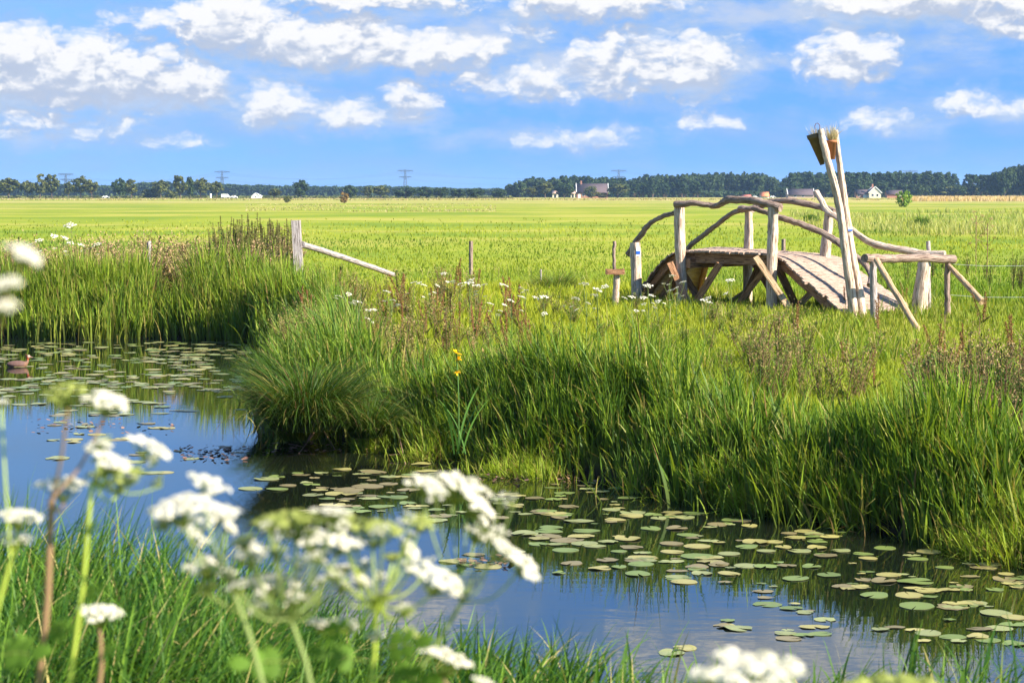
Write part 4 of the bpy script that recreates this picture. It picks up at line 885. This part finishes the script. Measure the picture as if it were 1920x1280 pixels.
# ragged floating weed
def floater(x0, x1, y0, y1, n, label):
    a = M(); px = rng.uniform(x0, x1, n); py = rng.uniform(y0, y1, n); P = np.array([G(x, y, .006) for x, y in zip(px, py)]); P[:, 2] += rng.random(n) * .03
    a.discs(P, np.stack([rng.normal(0, .25, n), rng.normal(0, .25, n), np.ones(n)], 1), rng.uniform(.01, .035, n), 5, cmixn((.10, .05, .04), (.26, .15, .10), rng.random(n)))
    tag(a.build('floating_weed', STEM), label, 'water weed', kind='stuff')
floater(330, 470, 838, 862, 130, 'brown floating weed scraps on the blue water left of the bank corner'); floater(860, 960, 1046, 1062, 60, 'brown floating weed beside lily pads at centre')
floater(60, 330, 788, 812, 60, 'scattered brown floating scraps on the left water'); floater(490, 640, 832, 850, 60, 'brown debris below the big tussock'); floater(900, 1200, 890, 905, 90, 'debris at the foot of the right bank')
# ------------------------------------------------------------ grebe
gb = G(36, 688, 0.0)
a = M()
sp = [(-.215, .045, .012), (-.19, .05, .035), (-.13, .045, .062), (-.05, .04, .075), (.04, .04, .073), (.095, .055, .055), (.128, .08, .034), (.142, .105, .025), (.146, .130, .023), (.148, .155, .030), (.160, .178, .036), (.182, .178, .029), (.198, .175, .014), (.217, .172, .009), (.245, .168, .003)]
P = smoothpath([gb + [x, 0, z] for x, z, r in sp], 3); rr = np.interp(np.linspace(0, 1, len(P)), np.linspace(0, 1, len(sp)), [r for *_, r in sp]); a.tube(P, rr, 14)
body = a
V = body.V[0] - gb; Cc = np.tile((.13, .075, .06), (len(V), 1)).astype(np.float32)
ch = (V[:, 0] > .105) & (V[:, 2] < .13); Cc[ch] = (.20, .11, .07); bk = (V[:, 0] < .128) & (V[:, 2] > .10) & (V[:, 2] < .19) & (V[:, 0] > .07); Cc[bk] = (.16, .09, .07)
Cc[(V[:, 0] < .1) & (V[:, 2] < .03)] = (.16, .09, .07); Cc[V[:, 2] > .128] = (.30, .07, .02); Cc[(V[:, 2] > .196) | ((V[:, 2] > .15) & (V[:, 0] < .132))] = (.10, .04, .03); Cc[V[:, 0] > .185] = (.22, .13, .10); Cc[(V[:, 2] > .16) & (V[:, 0] > .163) & (V[:, 0] < .187)] = (.36, .27, .20)
body.C[0] = Cc
gr = thing('grebe', 'great crested grebe with rusty head swimming right among lily pads', 'bird', gb); body.build('body', STEM, gr, smooth=True)
a = M(); n = 22; a.blades(np.tile(gb + [.148, 0, .190], (n, 1)) + rng.normal(0, .007, (n, 3)), .045, .008, math.pi + rng.normal(0, .5, n), rng.uniform(.5, 1.2, n), .3, 3, (.08, .03, .02), (.14, .06, .04)); a.build('crest', STEM, gr)
a = M(); a.discs(gb + np.array([[.168, .033, .184], [.168, -.033, .184]]), np.array([[0, 1., 0], [0, -1., 0]]), .005, 8, (.3, .02, .01)); a.build('eye', STEM, gr)

# ------------------------------------------------------------ trees
def tree_proto(h, w, trunk, cols, nclump=46, per=42, leaf=.42, shape='round'):
    """crown and trunk builders for one tree standing at the origin"""
    T = M(); T.tube([(0, 0, 0), (.08, .05, h * .3), (0, .1, h * .62)], [h * .028, h * .02, h * .008], 7, .1)
    for k in range(7):
        th = k * 2.4; z0 = h * (trunk + .08 * (k % 3)); T.tube([(0, .05, z0), (math.cos(th) * w * .2, math.sin(th) * w * .2, z0 + h * .15), (math.cos(th) * w * .36, math.sin(th) * w * .36, z0 + h * .24)], [h * .010, h * .007, h * .003], 5)
    a = M(); zc = h * (trunk + 1) / 2; rz = h * (1 - trunk) / 2
    for k in range(nclump):
        v = rng.normal(size=3); v /= np.linalg.norm(v); q = .35 + .6 * rng.random() ** .5; v = v * q
        if shape == 'poplar': rad = w / 2 * (1 - .35 * max(v[2], 0)); 
        else: rad = w / 2
        c = np.array([v[0] * rad, v[1] * rad, zc + v[2] * rz * (1.0 if v[2] > 0 else .92)])
        cr = w * rng.uniform(.10, .19); n = per; d = rng.normal(size=(n, 3)); d /= np.linalg.norm(d, axis=1)[:, None]
        pts = c + d * cr * (rng.random(n) ** .4)[:, None] * [1, 1, .8]; f = np.clip(rng.normal(.5, .28, n) + rng.normal(0, .18), 0, 1)
        a.discs(pts, d + rng.normal(0, .6, (n, 3)) + [0, 0, .4], leaf * rng.uniform(.6, 1.2, n), 4, cmixn(cols[0], cols[1], f))
    return T, a
def mk_tree(name, label, cat, group, spec):
    T, a = tree_proto(**spec); rt = thing(name, label, cat, (0, 0, 0), group); T.build('trunk', BARK, rt); a.build('crown', TREEL, rt); return rt
DG = ((.014, .034, .011), (.062, .098, .023)); OL = ((.034, .052, .014), (.15, .16, .034)); PG = ((.014, .036, .014), (.056, .098, .028))
protoT = {}
def tree(kind, px, base, top, wpx, d, label, group):
    spec = dict(round=dict(h=10, w=7, trunk=.22, cols=OL, nclump=46), tall=dict(h=10, w=6, trunk=.15, cols=OL, nclump=42), dark=dict(h=10, w=8, trunk=.10, cols=DG, nclump=55), poplar=dict(h=10, w=3.6, trunk=.05, cols=PG, nclump=50, per=34, leaf=.30, shape='poplar'), shrub=dict(h=10, w=11, trunk=.0, cols=OL, nclump=50, leaf=.5))[kind]
    nm = dict(round='field_tree', tall='field_tree', dark='dark_tree', poplar='poplar_tree', shrub='bush')[kind]
    key = (kind, int(rng.integers(0, 3)))
    loc = D(px, base, d); loc[2] = .5; H = (base - top) * d / FPX + max(0, D(px, base, d)[2] - .5); Wd = wpx * d / FPX
    if key not in protoT: r = mk_tree(nm, label, 'bush' if kind == 'shrub' else 'tree', group, spec); protoT[key] = r
    else: r = dup(protoT[key], loc, 0, 1, label, group)
    r.location = tuple(loc); s = H / spec['h']; r.scale = (Wd / spec['w'], Wd / spec['w'], s); r.rotation_euler = (0, 0, rng.uniform(0, 6.28)); r['category'] = 'bush' if kind == 'shrub' else 'tree'; return r
LT = [(16, 333, 46, 'round', 'broad tree cut by the left edge of the photo'), (52, 338, 24, 'round', 'small tree second from the left edge'), (75, 325, 24, 'tall', 'tallest thin tree of the left cluster'), (97, 327, 28, 'round', 'tall tree right of the thin one in the left cluster'),
      (128, 341, 15, 'round', 'tiny tree under the leftmost pylon'), (151, 332, 32, 'round', 'broad dark tree right of the leftmost pylon'), (172, 336, 26, 'round', 'brownish tree touching the broad one right of the leftmost pylon'), (225, 334, 28, 'dark', 'dark round tree of the leaning pair between the first two pylons'), (246, 335, 20, 'tall', 'slim tree leaning out of the pair between the first two pylons'),
      (301, 337, 28, 'round', 'solitary olive tree left of the highest field tree'), (338, 328, 26, 'tall', 'highest field tree, standing free left of the second pylon'), (357, 331, 16, 'dark', 'narrow dark tree right of the highest field tree'), (376, 333, 34, 'round', 'broad tree joined to the narrow dark one by the second pylon'), (406, 339, 24, 'round', 'olive tree directly left of the second pylon'), (283, 356, 36, 'shrub', 'low olive shrub under the solitary tree'), (322, 356, 22, 'shrub', 'low shrub left of the highest field tree'),
      (564, 337, 28, 'dark', 'single round dark tree standing above the hedge between two pylons'), (658, 347, 26, 'dark', 'dark bush-like tree behind the rusty shrub'), (690, 350, 20, 'round', 'mid green tree left of the yellow-green tree'), (714, 349, 34, 'round', 'yellow-green round tree before the third pylon'), (515, 354, 22, 'round', 'pale green tree beside the white farm roof'),
      (760, 351, 44, 'dark', 'dark wide tree clump under the third pylon'), (800, 350, 36, 'dark', 'dark tree clump right of the third pylon'), (826, 350, 30, 'dark', 'square dark tree clump right of the third pylon'), (860, 353, 30, 'dark', 'low dark tree right of the square clump'), (892, 352, 36, 'dark', 'dark tree left of the gap in the far tree line'), (935, 354, 26, 'dark', 'low tree at the left foot of the big wood'),
      (998, 349, 32, 'round', 'light green garden tree left of the farmhouse'), (1022, 342, 32, 'round', 'taller light green garden tree left of the farmhouse'), (1058, 341, 34, 'dark', 'dark garden tree touching the farmhouse gable'), (1108, 350, 24, 'shrub', 'round bush before the farmhouse front'), (1158, 346, 40, 'round', 'wide green garden tree right of the farmhouse'), (1130, 362, 24, 'shrub', 'low bush at the right corner of the farmhouse'),
      (1545, 327, 46, 'dark', 'big dark tree behind the leaning poles'), (1610, 335, 46, 'dark', 'broad tree behind the gabled house'), (1650, 338, 34, 'dark', 'tree directly behind the gabled house chimney'), (1465, 349, 30, 'dark', 'dark tree between the orange roof and the long barn'), (1710, 344, 40, 'dark', 'dark tree right of the low dark-roofed barn'), (1800, 350, 60, 'shrub', 'wide shrub in the gap of the right wood')]
for (px, top, w_, kd, lab) in LT: tree(kd, px, 371, top, w_ * 1.05, rng.uniform(930, 990) if px < 950 else (1028 if px < 1180 else rng.uniform(1070, 1100)), lab, 'trees standing free along the far field edge')
def wood(x0, x1, top, n, d, kind, label, group, w=22, dj=40):
    for i in range(n):
        px = x0 + (x1 - x0) * (i + .5) / n + rng.normal(0, 2); tp = top(px) + rng.normal(0, 1.3)
        tree(kind, px, 371, tp, w * rng.uniform(.85, 1.25), d + rng.uniform(-dj, dj), label, group)
ip = lambda xs_, ys_: (lambda x: np.interp(x, xs_, ys_))
wood(950, 1185, ip([950, 975, 1000, 1060, 1120, 1185], [352, 338, 334, 330, 330, 338]), 26, 1180, 'dark', 'dark tree in the wood behind the farmhouse', 'trees of the wood behind the farmhouse', 30)
wood(1190, 1455, ip([1190, 1215, 1300, 1390, 1430, 1455], [336, 329, 326, 324, 326, 336]), 34, 1220, 'dark', 'tall dark tree in the wood behind the bridge railing', 'trees of the wood behind the bridge', 26)
wood(1185, 1310, ip([1185, 1310], [341, 340]), 14, 1090, 'poplar', 'poplar in the lower plantation left of the bridge', 'poplars left of the bridge', 17, 10)
wood(1472, 1792, ip([1472, 1490, 1600, 1790], [332, 322, 321, 322]), 34, 1150, 'poplar', 'straight poplar in the plantation behind the houses', 'poplars behind the houses', 20)
wood(1475, 1790, ip([1475, 1790], [324, 323]), 20, 1240, 'dark', 'dark tree filling the plantation behind the houses', 'trees filling the plantation behind the houses', 30)
wood(1690, 1800, ip([1690, 1800], [344, 346]), 9, 1080, 'dark', 'low tree along the front of the right plantation', 'low trees before the right plantation', 24)
wood(1812, 1860, ip([1812, 1860], [326, 324]), 6, 1120, 'poplar', 'poplar in the small block left of the rightmost wood', 'poplars of the small right block', 20)
wood(1862, 1990, ip([1862, 1890, 1930, 1990], [322, 312, 308, 309]), 16, 1060, 'dark', 'tall dark tree in the rightmost wood', 'trees of the rightmost wood', 30)
for (px, base, top, w_, lab, cols) in ((645, 381, 360, 17, 'small rust-brown bush alone in the far meadow', ((.12, .07, .025), (.30, .20, .06))), (539, 380, 366, 15, 'tiny olive bush in the far meadow left of the rusty bush', OL), (1695, 388, 357, 30, 'bright green young bush in the meadow right of the gabled house', ((.10, .19, .02), (.26, .38, .04)))):
    d = (CAMZ - .52) * FPX / (base - HOR); T, a = tree_proto(h=3, w=3, trunk=.02, cols=cols, nclump=46, per=26, leaf=.15); loc = D(px, base, d); loc[2] = .5; rt = thing('meadow_bush', lab, 'bush', (0, 0, 0)); T.build('trunk', BARK, rt); a.build('crown', TREEL, rt)
    rt.location = tuple(loc); rt.scale = (w_ * d / FPX / 3, w_ * d / FPX / 3, (base - top) * d / FPX / 3)
# far hedge that reads as one mass
def treeline(x0, x1, top, d, n, label, cols=DG):
    px = rng.uniform(x0, x1, n); H = (371.0 - top(px) + 2.2 * (fbm(px / 9, px * 0) - .5) * 2) * d / FPX; z = .4 + H * rng.random(n) ** .8; dd = d + rng.uniform(0, 30, n)
    P = np.stack([(px - 960) / FPX * dd, dd, z], 1); a = M(); nr = rng.normal(size=(n, 3)) + [0, -.5, .6]; a.discs(P, nr, d / 1500 * rng.uniform(.5, 1.2, n), 4, cmixn(cols[0], cols[1], np.clip(rng.normal(.4, .25, n), 0, 1)))
    tag(a.build('distant_wood', TREEL), label, 'wood', kind='stuff')
treeline(-60, 470, ip([-60, 0, 90, 115, 240, 262, 300, 470], [352, 352, 353, 349, 354, 346, 345, 351]), 1700, 26000, 'blue-green far wood along the left horizon')
treeline(440, 960, ip([440, 520, 660, 700, 860, 960], [351, 352, 354, 352, 357, 358]), 1700, 20000, 'low far wood along the middle horizon')
treeline(-60, 960, ip([-60, 960], [368, 368]), 1000, 14000, 'dark hedge at the foot of the field trees', OL)
treeline(960, 1990, ip([960, 1990], [360, 360]), 1150, 24000, 'dark understorey along the foot of the right woods')
# ------------------------------------------------------------ buildings
def wallmat(nm, col): return plain(nm, col, .9, .18, .8)
BRICK = wallmat('red_brick', (.36, .17, .11)); BEIGE = wallmat('beige_wall', (.62, .55, .42)); TILE = wallmat('grey_brown_tiles', (.085, .062, .066)); ORNG = wallmat('orange_tiles', (.62, .20, .08)); WHT = plain('white_paint', (.8, .8, .78), .6, .04, .5); DRK = plain('dark_glass', (.03, .035, .04), .2, .1)
PINK = wallmat('pale_brick', (.50, .33, .25))
def house(name, label, px, base, d, w, dep, eave, ridge, roof, wall, axis='x', verge=True, wins=(), cat='house', chim=None, door=None, z0=.5):
    c = D(px, base, d); c[2] = z0; rt = thing(name, label, cat, c); x, y = c[0], c[1]; hw, hd = w / 2, dep / 2
    a = M(); a.box(c + [0, 0, eave / 2], (w - .4, dep - .4, eave))
    if axis == 'x':
        for s in (-1, 1): a.add([c + [s * (hw - .2), -hd + .2, eave], c + [s * (hw - .2), hd - .2, eave], c + [s * (hw - .2), 0, ridge - .15]], [(0, 1, 2)])
    else:
        for s in (-1, 1): a.add([c + [-hw + .2, s * (hd - .2), eave], c + [hw - .2, s * (hd - .2), eave], c + [0, s * (hd - .2), ridge - .15]], [(0, 1, 2)])
    a.build('wall', wall, rt); r = M()
    for s in (-1, 1):
        if axis == 'x': q0, q1, q2, q3 = [-hw, s * (hd + .3), eave - .25], [hw, s * (hd + .3), eave - .25], [hw, 0, ridge], [-hw, 0, ridge]
        else: q0, q1, q2, q3 = [s * (hw + .3), -hd, eave - .25], [s * (hw + .3), hd, eave - .25], [0, hd, ridge], [0, -hd, ridge]
        T_ = np.array([c + q for q in (q0, q1, q2, q3)]); r.add(np.concatenate([T_, T_ - [0, 0, .25]]), [(0, 1, 2, 3), (7, 6, 5, 4), (0, 4, 5, 1), (2, 6, 7, 3), (1, 5, 6, 2), (3, 7, 4, 0)])
    ro = r.build('roof', roof, rt)
    if verge:
        v = M()
        for s in (-1, 1):
            for q in (-1, 1):
                if axis == 'x': v.beam(c + [s * hw, q * (hd + .35), eave - .1], c + [s * hw, 0, ridge + .12], .22, .3)
                else: v.beam(c + [q * (hw + .35), s * hd, eave - .1], c + [0, s * hd, ridge + .12], .35, .3)
        v.build('verge_board', WHT, ro)
    if chim: 
        h_ = M(); h_.box(c + [chim, 0, ridge + .5], (.8, .8, 1.8)); h_.build('chimney', BRICK, ro)
    for (wx, wz, ww, wh) in wins:
        f = M(); f.box(c + [wx, -hd + .17, wz], (ww + .25, .12, wh + .25)); fo = f.build('window', WHT, rt); g_ = M(); g_.box(c + [wx, -hd + .10, wz], (ww, .06, wh)); g_.build('pane', DRK, fo)
    if door: 
        f = M(); f.box(c + [door[0], -hd + .15, door[2] / 2], (door[1], .14, door[2])); f.build('door', door[3], rt)
    return rt
house('farmhouse', 'big farmhouse with dark tiled roof and white gable boards before the wood', 1110, 370, 1045, 16.2, 9, 3.0, 7.3, TILE, BRICK, 'x', True, [(-4.6, 1.6, 1, 1.2), (-2.6, 1.6, 1, 1.2), (4.5, 1.6, 1, 1.2)], chim=-5.5, door=(-6.6, 1.2, 2.1, WHT))
house('barn', 'long low barn with grey roof and pale brick wall behind the poles', 1500, 370, 1040, 13.5, 8, 1.8, 4.6, TILE, PINK, 'x', True, [(-3, 1, 1.2, .7), (1, 1, 1.2, .7)], 'barn')
house('cottage', 'gabled cottage with beige end wall and white verge boards', 1638, 370, 1030, 6.2, 9, 2.6, 5.6, TILE, BEIGE, 'y', True, [(-1.2, 1.5, .9, 1.1), (1.2, 1.5, .9, 1.1)], chim=-.6)
house('house_wing', 'low purple-roofed wing with a white door left of the gabled cottage', 1615, 370, 1034, 6.5, 6, 2.3, 4.3, TILE, BRICK, 'x', False, [(-1.8, 1.3, .9, .9)], door=(1.4, 1.8, 2.1, WHT))
house('barn', 'small dark-roofed shed between the cottage and the green bush', 1676, 370, 1050, 8.5, 6, 2.2, 4.0, TILE, BRICK, 'x', False, [], 'barn', door=(2.8, 1, 2, WHT))
house('orange_roofed_house', 'little house with bright orange roof above the bridge railing', 1433, 371, 1020, 4.4, 5, 1.2, 3.0, ORNG, WHT, 'x', False, [(.5, .8, .6, .5)])
house('red_roofed_shed', 'low shed with red roof behind the front handrail', 1399, 372, 1000, 4.6, 4, .9, 1.7, wallmat('red_tiles', (.50, .13, .09)), WHT, 'x', False, [], 'shed', door=(1, .7, .8, DRK))
house('farm_shed', 'pale farm shed half hidden left of the farmhouse', 1041, 360, 1080, 3.4, 5, 2.6, 3.7, PINK, BEIGE, 'x', False, [], 'shed', door=(0, 1, 1.8, DRK))
house('farm_shed', 'small pale shed peeping out beside the farmhouse left gable', 1074, 361, 1080, 2.6, 5, 2.6, 3.6, PINK, BEIGE, 'x', False, [], 'shed', door=(0, .9, 1.8, DRK))
house('white_farmhouse', 'pale gabled farm building left of centre on the horizon', 481, 371, 985, 4.6, 6, 1.2, 2.6, WHT, WHT, 'y', False, [(0, .8, .6, .6)])
# vehicles
TYRE = plain('tyre', (.02, .02, .02), .8, .1)
def vehicle(name, label, cat, px, d, L_, H_, van):
    c = D(px, 371, d); c[2] = .55; rt = thing(name, label, cat, c); a = M()
    prof = [(-.5, .2), (-.5, .95), (-.46, 1.0), (.25, 1.0), (.36, .6), (.5, .5), (.5, .2)] if van else [(-.5, .25), (-.49, .6), (-.38, .65), (-.26, 1.0), (.12, 1.0), (.26, .62), (.47, .55), (.5, .25)]
    n = len(prof)
    for s in (-1, 1): a.add([c + [x * L_, s * .85, z * H_] for x, z in prof], [tuple(range(n)) if s < 0 else tuple(range(n))[::-1]])
    for i in range(n): x0, z0_ = prof[i]; x1, z1_ = prof[(i + 1) % n]; a.add([c + [x0 * L_, -.85, z0_ * H_], c + [x1 * L_, -.85, z1_ * H_], c + [x1 * L_, .85, z1_ * H_], c + [x0 * L_, .85, z0_ * H_]], [(3, 2, 1, 0)])
    a.build('body', WHT, rt)
    for x in (-.3, .3): w_ = M(); w_.tube([c + [x * L_, -.9, .32], c + [x * L_, -.7, .32]], .32, 14); w_.build('wheel', TYRE, rt)
    w_ = M(); w_.box(c + [(.22 if van else -.07) * L_, -.86, .8 * H_], (.14 * L_ if van else .3 * L_, .03, .22 * H_)); w_.build('window', DRK, rt)
vehicle('white_van', 'white van on the far road right of the second pylon', 'van', 423, 950, 3.8, 2.0, True); vehicle('white_car', 'white car following the white van on the far road', 'car', 439, 950, 3.2, 1.3, False)
vehicle('white_car', 'white car alone on the far road below the left trees', 'car', 198, 960, 3.2, 1.2, False); vehicle('white_car', 'white car parked left of the orange-roofed house', 'car', 1416, 980, 2.6, 1.2, False); vehicle('white_car', 'white car parked right of the orange-roofed house', 'car', 1449, 980, 2.8, 1.2, False)
a = M(); c = D(395, 371, 940); a.tube([c, c + [0, 0, 1.4]], .45, 10); a.lathe(c + [0, 0, 1.4], [(.45, 0), (.4, .35), (.001, .5)], 10); tag(a.build('white_marker', WHT), 'upright white marker left of the white van', 'marker')
# ------------------------------------------------------------ pylons and their lines
STEEL = plain('galvanised_steel', (.05, .08, .11), .6, .1, .2)
def pylon(px, top, d, label, s=1.0):
    base = D(px, 371, d); base[2] = 0; H = (HOR - top) * d / FPX + 2.5; rt = thing('electricity_pylon', label, 'pylon', base, 'pylons along the horizon'); a = M(); r = .75 * s; ex = d / 4540
    zs = np.linspace(0, H, 10); hw = lambda z: 4.2 * ex * (1 - z / H) ** 1.1 + .9 * ex
    for i in range(9):
        for sx, sy in ((-1, -1), (1, -1), (1, 1), (-1, 1)): a.tube([base + [sx * hw(zs[i]), sy * hw(zs[i]), zs[i]], base + [sx * hw(zs[i + 1]), sy * hw(zs[i + 1]), zs[i + 1]]], r, 4, cap=False)
        for sy in (-1, 1): a.tube([base + [-hw(zs[i]), sy * hw(zs[i]), zs[i]], base + [hw(zs[i + 1]), sy * hw(zs[i + 1]), zs[i + 1]]], r * .6, 4, cap=False); a.tube([base + [hw(zs[i]), sy * hw(zs[i]), zs[i]], base + [-hw(zs[i + 1]), sy * hw(zs[i + 1]), zs[i + 1]]], r * .6, 4, cap=False)
    a.build('mast', STEEL, rt); att = []
    for zf, wf_ in ((.95, 17), (.70, 14)):
        a = M(); wv = wf_ * ex; a.tube([base + [-wv, 0, H * zf + .8], base + [0, 0, H * zf + 1.4], base + [wv, 0, H * zf + .8]], r * 1.1, 4); a.tube([base + [-wv, 0, H * zf + .6], base + [0, 0, H * zf - 1.6], base + [wv, 0, H * zf + .6]], r * .8, 4)
        for x in np.linspace(-.8, .8, 7): a.tube([base + [x * wv, 0, H * zf + .9], base + [x * wv * .9, 0, H * zf - 1.4 + abs(x) * 1.8]], r * .6, 4)
        for x in (-.95, -.5, .5, .95): a.tube([base + [x * wv, 0, H * zf], base + [x * wv, 0, H * zf - 3]], .3, 4); att.append(base + [x * wv, 0, H * zf - 3])
        a.build('crossarm', STEEL, rt)
    return att
A = [pylon(124, 325, 4300, 'leftmost blue pylon above the left tree cluster'), pylon(417, 320, 4400, 'second pylon from the left, beside the olive trees'), pylon(760, 318, 4500, 'third and clearest pylon standing alone in the middle'), pylon(1160, 318, 4650, 'pylon whose top shows over the wood behind the farmhouse'), pylon(1706, 319, 4800, 'faint pylon tip over the poplars at right')]
pl = thing('power_line', 'faint sagging power cables strung between the pylons', 'power line', A[0][0])
for i in range(4):
    for k in (0, 3, 5):
        p0, p1 = A[i][k], A[i + 1][k]; a = M(); P = [C2(p0, p1, t_) - [0, 0, 14 * 4 * t_ * (1 - t_)] for t_ in np.linspace(0, 1, 13)]; a.tube(P, .16, 4, cap=False); a.build('cable', STEEL, pl)
for k in (0, 3): a = M(); p0 = A[0][k]; p1 = p0 + [-400, -60, 0]; a.tube([C2(p0, p1, t_) - [0, 0, 14 * 4 * t_ * (1 - t_)] for t_ in np.linspace(0, 1, 9)], .16, 4, cap=False); a.build('cable', STEEL, pl)
# tall grass zone and dark tufts in the right meadow
def strip(name, label, n, x0, x1, y0, y1, hm, wpx, c0, c1, nz=.35):
    P = scatter_screen(n, x0, x1, y0, y1, .5); k = vnoise(P[:, 0] * .15, P[:, 1] * .05) > nz; P = P[k]; n = len(P); P[:, 2] = gz(P[:, 0], P[:, 1]); d = P[:, 1]
    c = cmixn(c0, c1, rng.random(n)); a = M(); a.blades(P, hm * (.5 + .8 * rng.random(n)), wpx * d / FPX, rng.uniform(0, 6.28, n), rng.uniform(0, .3, n), .5, 2, c * .8, c); tag(a.build(name, LEAF), label, 'grass', kind='stuff')
strip('tall_grass', 'pale tall grass belt behind the barrier on the right', 7000, 1480, 1970, 398, 442, .6, 2.0, (.26, .33, .06), (.46, .43, .16), .42)
strip('tall_grass', 'straw coloured dry strip beyond the green field at left centre', 3000, 460, 930, 382, 398, .22, 2.5, (.32, .31, .10), (.52, .44, .22), .55)
strip('tall_grass', 'straw coloured reed margin below the right woods', 5000, 1690, 1960, 371.5, 378, 1.3, 2.5, (.50, .36, .18), (.66, .48, .28), .15)
strip('tall_grass', 'brownish dry strip along the far field edge', 9000, -60, 1700, 372.6, 376, .4, 3, (.34, .28, .10), (.52, .42, .22), .45)
for (px, py, w_, h_) in ((1727, 428, 28, 26), (1520, 415, 30, 16), (1640, 425, 50, 10), (1590, 424, 40, 9), (1805, 432, 22, 10), (1560, 420, 24, 8)):
    p_ = ground_at(px, py); a = M(); n = 500; wv = w_ * p_[1] / FPX; hv = h_ * p_[1] / FPX; off = np.clip(rng.normal(0, .3, n), -.6, .6) * wv; P = np.stack([p_[0] + off, p_[1] + rng.normal(0, .4, n), np.full(n, p_[2])], 1)
    c = cmixn(DEEP, MIDG, rng.random(n)); a.blades(P, hv * (.5 + .6 * rng.random(n)) * np.exp(-(off / wv) ** 2 * 2), .06, rng.uniform(0, 6.28, n), .2, .7, 3, c, c); tag(a.build('rush_tuft', LEAF), 'dark green rush tuft in the pale grass behind the barrier', 'rushes', 'rush tufts behind the barrier')

# ------------------------------------------------------------ haze
HAZE = 0.0001
m, t, o = mat_new('haze'); pv = t.new('ShaderNodeVolumePrincipled'); pv.inputs['Color'].default_value = (.42, .66, 1.0, 1); pv.inputs['Density'].default_value = HAZE; pv.inputs['Anisotropy'].default_value = .2
t.l.new(pv.outputs[0], o.inputs['Volume'])
hz = M(); x, y0, y1, z0, z1 = 7000, -200, 9500, -2.0, 75
c8 = np.array([(-x, y0, z0), (x, y0, z0), (x, y1, z0), (-x, y1, z0), (-x, y0, z1), (x, y0, z1), (x, y1, z1), (-x, y1, z1)], float)
hz.add(c8, [(0, 3, 2, 1), (4, 5, 6, 7), (0, 1, 5, 4), (1, 2, 6, 5), (2, 3, 7, 6), (3, 0, 4, 7)])
tag(hz.build('haze', m), 'thin blue summer haze over the far fields', 'haze', kind='stuff')
